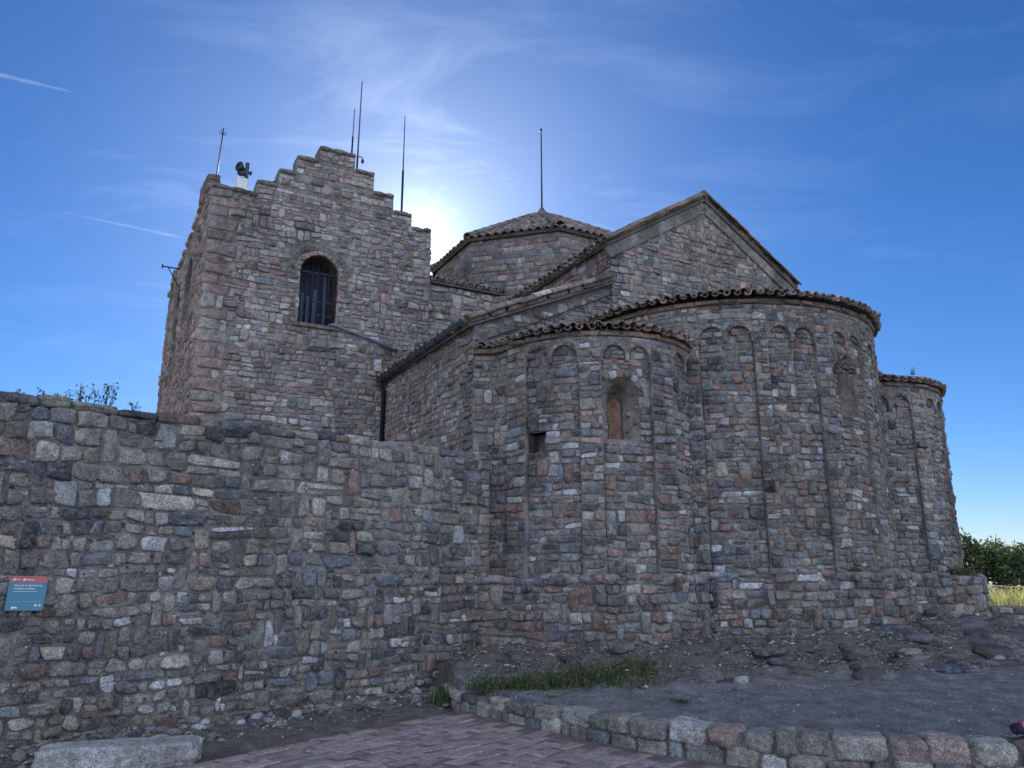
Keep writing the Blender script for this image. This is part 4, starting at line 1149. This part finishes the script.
# dirt strip between the wall and the paving
acc = Acc()
SX_, TY_ = np.meshgrid(np.linspace(-3.5, 5.5, 180), np.linspace(-.2, 1.75, 46))
base2 = LW(SX_.ravel(), 0, TY_.ravel())
hz = .085*np.exp(-np.clip(TY_, 0, 9)/.25)-.012*TY_+.018*fbm(np.stack([SX_*5, TY_*5, 0*TY_], -1), 4)+.004
base2[:, 2] = hz.ravel()
I = np.arange(SX_.size).reshape(SX_.shape); Q = np.stack([I[:-1, :-1], I[1:, :-1], I[1:, 1:], I[:-1, 1:]], -1).reshape(-1, 4)
acc.add(base2, Q, None, (.215, .185, .16))
rng = np.random.default_rng(1010)
for _ in range(260):                              # half buried rubble
    s_ = rng.uniform(-1.2, 5.3); d_ = abs(rng.normal(0, .20))+.02; w_ = .02+.055*rng.random()**2.2
    p = LW(np.array([s_]), .085*math.exp(-d_/.25)-.012*d_+w_*.12, d_)[0]; an_ = rng.uniform(0, pi)
    block(acc, p, ((cos(an_), sin(an_), 0), (-sin(an_), cos(an_), 0), (0, 0, 1)), (w_*1.3, w_*.85, w_*.6), rng, ex=3.2, amp=.16, nu=14, nv=8, col=pick(P_WALL, 1, rng)[0])
tag(acc.build('dirt_strip', [EARTH]), kind='structure')
# paving
rng = np.random.default_rng(1313)
pe = np.array([.649, .761, 0]); pn = np.array([.761, -.649, 0]); po = np.array([-.70, 9.02, 0])
acc = Acc()
PF = FlatSurf(po+np.array([0, 0, .03]), -pe, pn, (0, 0, 1))
box(acc, po-pe*4.2+pn*3.9+np.array([0, 0, .002]), (pe, pn, (0, 0, 1)), (4.8, 3.9, .022), (.30, .225, .205), 1)
q = []; r_ = 0
L_ = .34; Wp = .17
s_lo, s_hi = -.6, 9.0
for k in range(48):
    t0 = k*Wp; off = (k % 2)*L_*.5
    s = s_lo-off
    while s < s_hi:
        x0, x1 = max(s, s_lo), min(s+L_, s_hi)
        if x1-x0 > .06: q.append([(x0, t0), (x1, t0), (x1, t0+Wp), (x0, t0+Wp)])
        s += L_
def pskip(qq):
    c = PF(qq[:, 0], qq[:, 1], np.zeros(4))
    return c[:, 1].max() > low_y(c[:, 0]).min()+.12 and c[:, 0].mean() > -1.2 or c[:, 1].mean() < 1.0
stones(acc, PF, q, pal([((.37, .265, .24), 3), ((.39, .29, .265), 2), ((.345, .245, .225), 1.5), ((.36, .28, .255), 1)]), rng, d0=-.008, relief=.004, gap=.0028, squarish=(18, 26), sig=.09, K=24, skip=pskip)
tag(acc.build('paving', [PAVER, EARTH]), kind='structure')

# low retaining wall in the foreground
rng = np.random.default_rng(1414)
LO = Surf(np.stack([LWX, LWY], 1)[:-1], step=.04, smooth=6)
acc = Acc(); SL_ = LO.ss[-1]
def ltopz(s): return np.interp(s, [0, .5, 3.3, 5, 20], [.20, .205, .275, .315, .32])
slab(acc, LO, np.linspace(0, SL_, 120), -.1, lambda s: ltopz(s)-.045, -.035, -.30)
def frame(s):
    i = np.argmin(np.abs(LO.ss-s)); n_ = np.array([*LO.N[i], 0]); return np.array([-n_[1], n_[0], 0]), n_
zc0 = 0
for crs in range(2):
    s = -.02
    while s < SL_:
        topz = ltopz(s); f0, f1 = ((-.15, .50), (.44, 1.0))[crs]
        w = rng.uniform(.16, .40) if crs else rng.uniform(.13, .36)
        if rng.random() < .15: w = .10
        tx, n_ = frame(s+w/2)
        z0, z1 = f0*topz, f1*topz+rng.normal(0, .014)
        th = .10 if crs == 0 else .155
        c = LO(np.array([s+w/2]), (z0+z1)/2, -th+rng.normal(.010, .014))[0]
        ti = rng.normal(0, .05)
        block(acc, c, (tx*cos(ti)+np.array([0, 0, sin(ti)]), n_, np.array([0, 0, cos(ti)])-tx*sin(ti)), (w/2-.009, th, (z1-z0)/2), rng, ex=rng.uniform(4.5, 9), amp=.085, nu=40, nv=22, freq=1.9, col=pick(P_LOW, 1, rng, .26)[0])
        s += w
tag(acc.build('low_stone_wall', MAS, None, (1.2, 7.15, 0)), 'low curved rubble retaining wall along the edge of the red paving', 'wall')

# far low wall on the right with the sunny bed
rng = np.random.default_rng(1515)
fw0, fw1 = np.array([8.3, 14.6]), np.array([16.0, 14.0])
FWS = line(fw0, fw1); gz = .55
acc = Acc(); slab(acc, FWS, [0, FWS.L], 0.2, .885, 0, -.4)
stones(acc, FWS, fill(0, FWS.L, .35, .885, .13, .22, rng), P_LOW, rng, relief=.03, gap=.012)
tag(acc.build('garden_wall', MAS, None, (*fw0, .4)), 'short low stone wall at far right holding up sunlit yellow grass', 'wall')
acc = Acc()
SX_, TY_ = np.meshgrid(np.linspace(0, 10, 40), np.linspace(0.02, 16, 40))
tx = np.array([*(fw1-fw0)/FWS.L, 0]); ax_ = np.array([-tx[1], tx[0], 0])
P_ = np.array([*fw0, .0])+tx*SX_[..., None]+ax_*TY_[..., None]; P_[..., 2] = .87+.03*fbm(P_*.8, 3)
I = np.arange(SX_.size).reshape(SX_.shape); Q = np.stack([I[:-1, :-1], I[:-1, 1:], I[1:, 1:], I[1:, :-1]], -1).reshape(-1, 4)
acc.add(P_.reshape(-1, 3), Q, None, (.16, .13, .07))
tag(acc.build('grass_bed', [EARTH]), kind='structure')

# ================================================================== VEGETATION
def blades(acc, pts, hgt, wid, rng, cols, lean=.35, seg=3):
    for p in pts:
        p = np.asarray(p, float); a_ = rng.uniform(0, 2*pi); h = hgt*rng.uniform(.5, 1.15); l = rng.normal(0, lean)*h
        side = np.array([cos(a_), sin(a_), 0])*wid*rng.uniform(.6, 1.3); b2 = rng.uniform(0, 2*pi); ld = np.array([cos(b2), sin(b2), 0])
        V = []
        for k in range(seg):
            f = k/seg; c = p+np.array([0, 0, h*f])+ld*l*f*f; V += [c-side*(1-f*.7), c+side*(1-f*.7)]
        V.append(p+np.array([0, 0, h*.97])+ld*l)
        Q = [(2*k, 2*k+1, 2*k+3, 2*k+2) for k in range(seg-1)]; n_ = 2*(seg-1)
        c = cols[rng.integers(len(cols))]*np.exp(rng.normal(0, .2)); acc.add(np.array(V), Q, [(n_, n_+1, n_+2)], c)
def leaves(acc, cen, dirs, size, rng, cols):
    """small folded leaves: cen Nx3"""
    N = len(cen); a_ = rng.normal(0, 1, (N, 3)); a_ /= np.linalg.norm(a_, axis=1)[:, None]
    b_ = np.cross(a_, rng.normal(0, 1, (N, 3))); b_ /= np.linalg.norm(b_, axis=1)[:, None]
    s = size*np.exp(rng.normal(0, .3, (N, 1)))
    V = np.stack([cen-a_*s, cen-b_*s*.42+a_*s*.05, cen+a_*s, cen+b_*s*.42+a_*s*.05], 1).reshape(-1, 3)
    Q = np.arange(4*N).reshape(-1, 4)
    i = rng.integers(0, len(cols), N); c = np.asarray(cols)[i]*np.exp(rng.normal(0, .25, (N, 1)))
    acc.add(V, Q, None, np.repeat(c, 4, 0))

GREENS = [np.array(c) for c in ((.10, .165, .055), (.13, .19, .07), (.06, .10, .045), (.14, .175, .075), (.15, .15, .085))]
STEM = [np.array((.30, .26, .14)), np.array((.24, .20, .11))]
DRY = [np.array(c) for c in ((.50, .48, .22), (.60, .56, .30), (.36, .41, .17), (.62, .58, .36))]
rng = np.random.default_rng(1616)
# weed row at the foot of the rocky slope
weed_x = [(-.25, 8.98, .14, 'leftmost weed clump beside the wall at foot of the rocky slope'), (.05, 9.00, .15, 'second weed clump from the left along foot of the slope'),
          (.38, 8.98, .20, 'bushy green weed clump in the middle of the row below the near apse'), (.75, 9.02, .20, 'fourth weed clump from the left along foot of the slope'),
          (1.08, 9.10, .17, 'weed clump right of the middle in the row on the slope foot'), (1.42, 9.20, .15, 'rightmost dark weed clump of the row below the near apse')]
for (x, y, h, lb) in weed_x:
    acc = Acc(); pts = []
    for _ in range(170):
        wide = 1.7 if rng.random() < .18 else 1.0; px, py = x+np.clip(rng.normal(0, .12), -.24, .24)*wide, y+np.clip(rng.normal(0, .06), -.1, .1)*wide; pts.append((px, py, float(ground_h(px, py)[0])-.01))
    lum = np.exp(.5*fbm(np.array([[p[0]*9, p[1]*9, 2.0] for p in pts]), 2))
    for p_, l_ in zip(pts, lum): blades(acc, [p_], h*.95*l_*(1.25 if rng.random() < .1 else 1), .005, rng, STEM if rng.random() < .12 else GREENS, .55)
    j_ = rng.integers(0, 170, 700); cen = np.array(pts)[j_]+np.stack([rng.normal(0, .03, 700), rng.normal(0, .03, 700), rng.uniform(.0, 1, 700)**1.3*h*lum[j_]], -1)
    leaves(acc, cen, None, .015, rng, GREENS)
    tag(acc.build('weed_clump', [LEAF], None, (x, y, float(ground_h(x, y)[0]))), lb, 'weeds', 'weeds along the foot of the slope')
def tuft(x, y, z, sx_, h, n, lb, cols=GREENS, lf=.014, group='small green tufts', name='weed_tuft'):
    acc = Acc(); pts = [(x+np.clip(rng.normal(0, sx_), -1.6*sx_, 1.6*sx_), y+np.clip(rng.normal(0, sx_*.6), -sx_, sx_), z-.015) for _ in range(n)]
    blades(acc, pts, h, .005, rng, cols, .5)
    cen = np.array(pts)[rng.integers(0, n, n)]+np.stack([rng.normal(0, .02, n), rng.normal(0, .02, n), rng.uniform(.01, h, n)], -1)
    leaves(acc, cen, None, lf, rng, cols)
    return tag(acc.build(name, [LEAF], None, (x, y, z)), lb, 'weeds', group)
gz_ = lambda x, y: float(ground_h(x, y)[0])
tuft(1.72, 8.30, gz_(1.72, 8.30), .06, .05, 90, 'small round green tuft alone on the grey gravel')
tuft(.42, 8.55, gz_(.42, 8.55), .05, .03, 50, 'tiny flat tuft on gravel just behind the low wall')
q = LW(np.array([2.5, 3.05, 5.1]), .03, .10)
tuft(*q[0], .05, .09, 60, 'upright small weed rooted at the wall foot right of the bench')
tuft(*q[1], .04, .10, 50, 'sparse weed at the wall foot midway to the low wall')
tuft(-.80, 9.62, .02, .09, .26, 170, 'dark weeds in the corner where low wall meets high wall')
c = W(A1C[0]-(R1+.12)*cos(radians(128)), A1C[1]-(R1+.12)*sin(radians(128)), 1.47)
tuft(*c, .08, .13, 120, 'dark green plant on the ledge between near apse and main apse', lf=.02)
for (d_, lb) in ((86, 'small weed on the ledge of the main apse left of its right edge'), (104, 'green weed on ledge near right edge of the main apse')):
    c = W(AMC[0]-(RM+.13)*cos(radians(d_)), AMC[1]-(RM+.13)*sin(radians(d_)), 1.54); tuft(*c, .06, .08, 80, lb)
c = W(A3C[0]-(R3+.16)*cos(radians(100)), A3C[1]-(R3+.16)*sin(radians(100)), 1.43)
tuft(*c, .12, .15, 260, 'bushy green plant on the stone ledge of the farthest apse', lf=.028)
c = W(A3C[0]-(R3+.05)*cos(radians(84)), A3C[1]-(R3+.05)*sin(radians(84)), 5.02)
tuft(*c, .02, .16, 14, 'tiny sprig growing on the tiled edge of the farthest apse')
# plants on top of the great wall
def wall_weed(s, h, n, spread, lb):
    acc = Acc(); c0 = LW(np.array([s]), HT+.10, -.3)[0]
    tube(acc, [c0-wt3*spread*2.2-[0, 0, .01], c0-[0, 0, .015], c0+wt3*spread*2.2-[0, 0, .01]], .012, 5, (.05, .055, .03))
    for k in range(n):
        d = np.clip(rng.normal(0, spread), -2*spread, 2*spread); f = rng.normal(0, .006); b_ = c0+wt3*d+wn*f; hh = h*rng.uniform(.5, 1.1); lean = wt3*rng.normal(0, .25)*hh+wn*rng.normal(0, .2)*hh
        pts = [b_+lean*x*x+np.array([0, 0, hh*x]) for x in np.linspace(0, 1, 6)]
        tube(acc, pts, np.linspace(.004, .0015, 6), 4, (.05, .055, .03))
        m = int(7+h*45); x = rng.uniform(.3, 1.02, m)
        cen = b_+lean*(x*x)[:, None]+np.stack([0*x, 0*x, hh*x], -1)+rng.normal(0, .018, (m, 3))
        leaves(acc, cen, None, .016, rng, GREENS)
    tag(acc.build('wall_weed', [LEAF], None, c0), lb, 'plant', 'weeds growing on top of the high wall')
wall_weed(-0.12, .10, 3, .05, 'lowest sparse sprig at far left on top of the high wall')
wall_weed(0.12, .13, 5, .10, 'short weeds on the wall top left of the tall bushy one')
wall_weed(0.36, .24, 8, .06, 'tallest bushy weed on top of the high wall')
wall_weed(0.58, .25, 7, .07, 'leaning leafy weed just right of the tallest one on wall top')
wall_weed(0.78, .12, 3, .04, 'thin low sprig on wall top nearest to the tower')

# dry grass on the far bed
acc = Acc(); pts = []
for _ in range(2600):
    s, t = rng.uniform(.0, 6.5), rng.uniform(.03, 1.6)**1.0; p = np.array([*fw0, .87])+tx*s+ax_*t; pts.append(p)
blades(acc, pts, .34, .008, rng, DRY, .35)
cen = np.array(pts)[rng.integers(0, 2600, 2600)]+np.stack([rng.normal(0, .05, 2600), rng.normal(0, .05, 2600), rng.uniform(.05, .36, 2600)], -1)
leaves(acc, cen, None, .024, rng, DRY)
tag(acc.build('dry_grass', [LEAF]), 'sunlit yellow green grass on the far low wall', kind='stuff')

def bush(x, y, z, lumps, n, lb, size=.05, name='bush', seed=1):
    r2 = np.random.default_rng(seed)
    t = thing(name, (x, y, z), lb, 'bush')
    acc = Acc()
    for (lx, ly_, lz, lr) in lumps:
        pts = [np.array([x, y, z])+np.array([lx, ly_, lz])*f+np.array([0, 0, .15*sin(f*pi)])+r2.normal(0, .02, 3)*f for f in np.linspace(0, 1, 7)]
        tube(acc, pts, np.linspace(.07, .02, 7), 7, (.09, .07, .055))
        for _ in range(5):
            d = r2.normal(0, 1, 3); d /= np.linalg.norm(d); e = pts[-2]+d*lr*.9
            tube(acc, [pts[4], (pts[4]+e)/2+r2.normal(0, .04, 3), e], [.022, .014, .005], 5, (.09, .07, .055))
    acc.build('trunk', [BARK], t)
    acc = Acc()
    tot = sum(l[3]**2 for l in lumps)
    for (lx, ly_, lz, lr) in lumps:
        m = int(n*lr**2/tot); k = max(10, m//26)
        d = r2.normal(0, 1, (k, 3)); d /= np.linalg.norm(d, axis=1)[:, None]
        tw = np.array([x+lx, y+ly_, z+lz])+d*(lr*r2.uniform(.45, 1.12, (k, 1))**.7)*np.array([1, 1, .8])
        tone = np.exp(r2.normal(0, .28, k))
        i = r2.integers(0, k, m); cen = tw[i]+r2.normal(0, .085, (m, 3))
        N = m; acc2 = Acc(); leaves(acc2, cen, None, size, r2, GREENS)
        acc2.Cc[0] = acc2.Cc[0]*np.repeat(tone[i], 4)[:, None]
        acc.add(acc2.V[0], acc2.Q[0], None, acc2.Cc[0])
    acc.build('crown', [LEAF], t)
    return t
bush(13.0, 19.5, .95, [(0, 0, .55, .6), (-.75, .1, .75, .55), (.7, 0, .35, .5), (.2, -.3, .45, .5), (-1.3, .3, .75, .6), (-2.1, .6, 1.02, .5), (-2.5, .9, .8, .55), (-1.7, .2, .3, .5), (-.6, -.3, .2, .5), (-.5, -.3, .35, .5), (-.45, .1, .9, .36), (-1.5, .3, 1.12, .3)], 18000, 'dark green rounded bush beyond the sunny grass, with bright leaf tips', seed=3)
bush(15.0, 19.3, .75, [(0, 0, .75, .55), (-.55, .1, .45, .5), (.7, 0, .7, .5), (.1, -.2, .35, .5), (-.2, 0, 1.05, .28)], 6500, 'dark bush cut off by the right edge of the photo', seed=8)

# rope rail beside the bush
rr = thing('rope_rail', (10.2, 15.9, .78), 'pale rope strung between low posts in front of the dark bush', 'rope')
pa, pb = np.array([9.6, 15.9, .78]), np.array([10.9, 15.8, .78])
acc = Acc(); tube(acc, [pa+(pb-pa)*f+np.array([0, 0, .46-.05*sin(f*pi)]) for f in np.linspace(0, 1, 12)], .011, 6); acc.build('rope', [ROPE], rr)
for p in (pa, pb):
    acc = Acc(); tube(acc, [p, p+[0, 0, .5]], .022, 8); acc.build('post', [BARK], rr)

# ------------------------------------------------------------------ loose stones
rng = np.random.default_rng(1717)
acc = Acc()
octv = np.array([(1, 0, 0), (-1, 0, 0), (0, 1, 0), (0, -1, 0), (0, 0, 1), (0, 0, -1)], float)
octf = np.array([(0, 2, 4), (2, 1, 4), (1, 3, 4), (3, 0, 4), (2, 0, 5), (1, 2, 5), (3, 1, 5), (0, 3, 5)])
def pebbles(x, y, z, size, cols):
    n = len(x); s = size[:, None, None]*rng.uniform(.55, 1.3, (n, 6, 1))
    a_ = rng.uniform(0, 2*pi, n); ca, sa = np.cos(a_), np.sin(a_)
    V = octv[None]*s*np.array([1.2, .9, .65]); V = np.stack([V[..., 0]*ca[:, None]-V[..., 1]*sa[:, None], V[..., 0]*sa[:, None]+V[..., 1]*ca[:, None], V[..., 2]], -1)
    V = V+np.stack([x, y, z], -1)[:, None]
    T = (np.arange(n)*6)[:, None, None]+octf[None]
    acc.add(V.reshape(-1, 3), None, T.reshape(-1, 3), np.repeat(cols, 6, 0))
PEB = pal([((.24, .205, .175), 4), ((.16, .16, .17), 3), ((.25, .16, .13), 1.5), ((.60, .58, .54), 1.0), ((.36, .32, .27), 1.4)])
n = 60000
x = rng.uniform(-1.0, 9.0, n); y = rng.uniform(6.2, 13.2, n)
hz, k = ground_h(x, y)
ok = (y > low_y(x)+.25) & (rng.random(n) < np.clip(k*2.6, .38, 1)) & (k < .995) & (((x-wp1[0])*wd_[1]-(y-wp1[1])*wd_[0] > .02) | (x > .3))
x, y, hz, k = x[ok], y[ok], hz[ok], k[ok]
size = np.where(k > .12, .013, .0078)*np.exp(rng.normal(0, .62, len(x)))
size = np.minimum(size, np.where(k > .12, .030, .013)); pebbles(x, y, hz+size*.2, size, pick(PEB, len(x), rng, .3))
s_ = rng.uniform(-1.5, 5.2, 2600); d_ = np.abs(rng.normal(.05, .42, 2600))
pp = LW(s_, 0, d_); size = .012*np.exp(rng.normal(0, .6, 2600))
pebbles(pp[:, 0], pp[:, 1], .085*np.exp(-d_/.25)-.012*d_+.016, size, pick(PEB, 2600, rng, .3))
tag(acc.build('gravel', [STONE], smooth=False), 'loose gravel and pale stone chips on the earth', kind='stuff')
rocks = [(4.98, 10.02, .16, .06, (.30, .27, .22), 'pale flat rock on right part of the slope below main apse'), (5.15, 10.9, .30, .07, (.08, .095, .12), 'long dark blue slab of rock under right part of main apse'),
         (5.3, 9.75, .26, .05, (.085, .10, .13), 'flat bluish rock low on the slope at right'), (2.6, 9.15, .09, .05, (.36, .34, .30), 'small pale angular rock at foot of slope in the middle'),
         (1.35, 9.75, .16, .06, (.09, .11, .14), 'bluish rock on the slope under the near apse'), (3.2, 9.9, .22, .04, (.08, .075, .075), 'dark flat rock ledge below the joint of two apses'),
         (6.3, 10.4, .10, .05, (.40, .38, .34), 'pale round rock far right on the slope'), (6.9, 10.9, .12, .06, (.20, .17, .14), 'brown rock near the right edge of the slope'),
         (4.2, 9.55, .13, .045, (.22, .19, .155), 'tan flat rock on lower slope beneath main apse'), (.2, 9.75, .10, .05, (.075, .07, .07), 'dark rock beside the end of the high wall')]
for (x, y, w, h, c, lb) in rocks:
    acc = Acc(); z = gz_(x, y); block(acc, (x, y, z+h*.25), ((cos(.4), sin(.4), .05), (-sin(.4), cos(.4), 0), (0, 0, 1)), (w, w*.6, h), rng, ex=3, amp=.16, nu=26, nv=14, col=np.array(c))
    tag(acc.build('loose_rock', [STONE], None, (x, y, z)), lb, 'rock', 'loose rocks on the slope')
fr = [(1.85, .16, .10, .055, (.24, .215, .18), 'pale long stone at the foot of the high wall near bench'), (2.08, .15, .09, .05, (.09, .09, .10), 'dark stone next to a pale one at the wall foot'),
      (3.75, .20, .12, .045, (.085, .09, .10), 'flat dark stone half buried in dirt by the paving tip'), (3.3, .32, .14, .03, (.14, .11, .10), 'low flat reddish stone in the dirt strip'), (4.15, .24, .09, .04, (.22, .20, .17), 'light stone in the dirt near low wall start')]
for (s, d, w, h, c, lb) in fr:
    acc = Acc(); p = LW(np.array([s]), .085*math.exp(-d/.25), d)[0]; block(acc, p+[0, 0, h*.4], (wt3, wn, (0, 0, 1)), (w, w*.55, h), rng, ex=3.5, amp=.14, nu=24, nv=14, col=np.array(c))
    tag(acc.build('loose_rock', [STONE], None, p), lb, 'rock', 'loose stones at the foot of the high wall')

# crumpled cloth at right edge on the low wall
cl = thing('jacket', (3.93, 6.24, .37), 'crumpled magenta and dark garment lying on the low wall at right edge', 'garment')
acc = Acc(); block(acc, (3.97, 6.25, .395), ((1, .1, 0), (0, 1, 0), (0, 0, 1)), (.14, .09, .045), rng, ex=2.4, amp=.22, nu=30, nv=18, freq=2.6); acc.build('body', [MAGENTA], cl)
acc = Acc(); block(acc, (3.845, 6.23, .395), ((1, 0, .2), (0, 1, 0), (0, 0, 1)), (.035, .06, .035), rng, ex=2.4, amp=.2, nu=20, nv=12); acc.build('cuff', [DARKCLOTH], cl)
acc = Acc(); block(acc, (3.88, 6.215, .418), ((.8, 0, .6), (0, 1, 0), (-.6, 0, .8)), (.05, .04, .012), rng, ex=2.4, amp=.2, nu=20, nv=12); acc.build('lining', [PALECLOTH], cl)

# ================================================================== CAMERA, SKY, SUN
cam = bpy.data.cameras.new('Camera'); cam.sensor_width = 36; cam.lens = 759/1024*36; cam.clip_end = 30000; cam.clip_start = .05
co = bpy.data.objects.new('Camera', cam); C.objects.link(co); co.location = (0, 0, 1.6); co.rotation_euler = (radians(90+13.5), 0, 0)
bpy.context.scene.camera = co
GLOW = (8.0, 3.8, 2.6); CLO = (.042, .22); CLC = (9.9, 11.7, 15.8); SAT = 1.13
SUN_AZ, SUN_EL = radians(-7.5), radians(23.8)      # azimuth from +Y towards +X
sd = np.array([sin(SUN_AZ)*cos(SUN_EL), cos(SUN_AZ)*cos(SUN_EL), sin(SUN_EL)])
from mathutils import Vector
sun = bpy.data.lights.new('Sun', 'SUN'); sun.energy = 5.0; sun.angle = radians(.5); sun.color = (1, .95, .86)
so = bpy.data.objects.new('Sun', sun); C.objects.link(so); so.rotation_euler = Vector(sd).to_track_quat('Z', 'Y').to_euler()
w = bpy.data.worlds.new('World'); bpy.context.scene.world = w; w.use_nodes = True
nt = w.node_tree; nt.nodes.clear()
out = nt.nodes.new('ShaderNodeOutputWorld'); bg = nt.nodes.new('ShaderNodeBackground'); nt.links.new(bg.outputs[0], out.inputs[0])
sky = nt.nodes.new('ShaderNodeTexSky'); sky.sky_type = 'NISHITA'; sky.sun_disc = False
sky.sun_elevation = SUN_EL; sky.sun_rotation = SUN_AZ; sky.altitude = 1100; sky.air_density = 1.0; sky.dust_density = .12; sky.ozone_density = 6.0
# thin cirrus
tc = nt.nodes.new('ShaderNodeTexCoord')
sep = nd(nt, 'ShaderNodeSeparateXYZ'); nt.links.new(tc.outputs['Generated'], sep.inputs[0])
zc_ = math2(nt, 'MAXIMUM', sep.outputs[2], .08)
cmb = nd(nt, 'ShaderNodeCombineXYZ'); nt.links.new(math2(nt, 'DIVIDE', sep.outputs[0], zc_), cmb.inputs[0]); nt.links.new(math2(nt, 'DIVIDE', sep.outputs[1], zc_), cmb.inputs[1])
mp = nd(nt, 'ShaderNodeMapping'); mp.inputs['Rotation'].default_value = (0, 0, radians(20)); mp.inputs['Scale'].default_value = (1.0, 1.9, 1); nt.links.new(cmb.outputs[0], mp.inputs[0])
cn = nd(nt, 'ShaderNodeTexNoise'); cn.inputs['Scale'].default_value = 1.5; cn.inputs['Detail'].default_value = 7; cn.inputs['Roughness'].default_value = .62; cn.inputs['Distortion'].default_value = .7
nt.links.new(mp.outputs[0], cn.inputs['Vector'])
# forward-scattering brightness of the thin cloud round the sun
dotn = nd(nt, 'ShaderNodeVectorMath', operation='DOT_PRODUCT'); nt.links.new(tc.outputs['Generated'], dotn.inputs[0]); dotn.inputs[1].default_value = tuple(sd)
dp = math2(nt, 'MAXIMUM', dotn.outputs['Value'], 0.0)
glow = math2(nt, 'ADD', math2(nt, 'MULTIPLY', math2(nt, 'POWER', dp, 900.0), GLOW[0]), math2(nt, 'ADD', math2(nt, 'MULTIPLY', math2(nt, 'POWER', dp, 130.0), GLOW[1]), math2(nt, 'MULTIPLY', math2(nt, 'POWER', dp, 22.0), GLOW[2])))
cloud = mapr(nt, cn.outputs['Fac'], .50, .80, 0, 1)
glow = math2(nt, 'MULTIPLY', glow, math2(nt, 'ADD', math2(nt, 'MULTIPLY', cloud, .9), .8))
# unseen bright cloud cover added opposite the sun as fill for the shaded walls; a few cirrus streaks elsewhere
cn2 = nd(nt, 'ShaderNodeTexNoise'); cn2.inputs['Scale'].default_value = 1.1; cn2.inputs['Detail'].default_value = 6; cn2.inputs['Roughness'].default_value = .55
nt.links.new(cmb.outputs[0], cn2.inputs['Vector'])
fill_cloud = mapr(nt, math2(nt, 'ADD', cn2.outputs['Fac'], mapr(nt, dotn.outputs['Value'], .42, -.15, -.3, CLO[1])), .56, .68, 0, 1)
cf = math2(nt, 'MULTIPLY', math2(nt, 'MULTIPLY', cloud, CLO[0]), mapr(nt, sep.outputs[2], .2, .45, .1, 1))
cf = math2(nt, 'MAXIMUM', cf, fill_cloud)
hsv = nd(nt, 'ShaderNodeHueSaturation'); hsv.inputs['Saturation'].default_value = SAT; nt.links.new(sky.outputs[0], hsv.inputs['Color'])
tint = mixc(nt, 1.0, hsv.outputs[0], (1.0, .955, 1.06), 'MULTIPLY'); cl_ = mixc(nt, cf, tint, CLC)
gl = nd(nt, 'ShaderNodeVectorMath', operation='SCALE'); gl.inputs[0].default_value = (.92, 1.0, 1.0); nt.links.new(glow, gl.inputs['Scale'])
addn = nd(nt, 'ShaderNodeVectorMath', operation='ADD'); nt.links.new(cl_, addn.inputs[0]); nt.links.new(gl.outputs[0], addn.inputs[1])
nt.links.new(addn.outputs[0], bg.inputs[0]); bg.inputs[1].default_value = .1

# contrails: long thin tubes of scattering air far beyond the church
def pix_dir(x, y):
    a_, b_ = (x-512)/759, (384-y)/759; p = radians(13.5)
    d = np.array([a_, cos(p)-b_*sin(p), sin(p)+b_*cos(p)]); return d/np.linalg.norm(d)
cm = bpy.data.materials.new('contrail_vapour'); cm.use_nodes = True; n_ = cm.node_tree; n_.nodes.clear()
o_ = n_.nodes.new('ShaderNodeOutputMaterial'); pv = n_.nodes.new('ShaderNodeVolumePrincipled'); n_.links.new(pv.outputs[0], o_.inputs['Volume'])
pv.inputs['Color'].default_value = (1, 1, 1, 1); pv.inputs['Density'].default_value = .0038; pv.inputs['Anisotropy'].default_value = .3
for (pA, pB, r0, r1, lb) in (((45, 208), (190, 239), 4, 15, 'longer bright contrail low in the sky left of the tower'), ((-15, 71), (82, 94), 18, 6, 'faint contrail at upper left corner of the sky')):
    e0, e1 = pix_dir(*pA)*6000, pix_dir(*pB)*6000
    acc = Acc(); f = np.linspace(0, 1, 14)
    rad = (r0+(r1-r0)*f)*np.clip(np.minimum(f, 1-f)*6, .05, 1)*(1+.15*np.sin(f*17))
    tube(acc, [e0+(e1-e0)*x for x in f], rad, 12); acc.Q[0] = acc.Q[0][:, ::-1].copy(); acc.T[0] = acc.T[0][:, ::-1].copy()
    tag(acc.build('contrail', [cm], None, (e0+e1)/2), lb, 'contrail')

sc_ = bpy.context.scene
sc_.view_settings.view_transform = 'Standard'; sc_.view_settings.look = 'None'; sc_.view_settings.exposure = .27; sc_.view_settings.gamma = 1
sc_.view_settings.use_curve_mapping = False
sc_.cycles.use_denoising = True
sc_.cycles.max_bounces = 6
for o in bpy.data.objects:
    if '_org' in o: del o['_org']
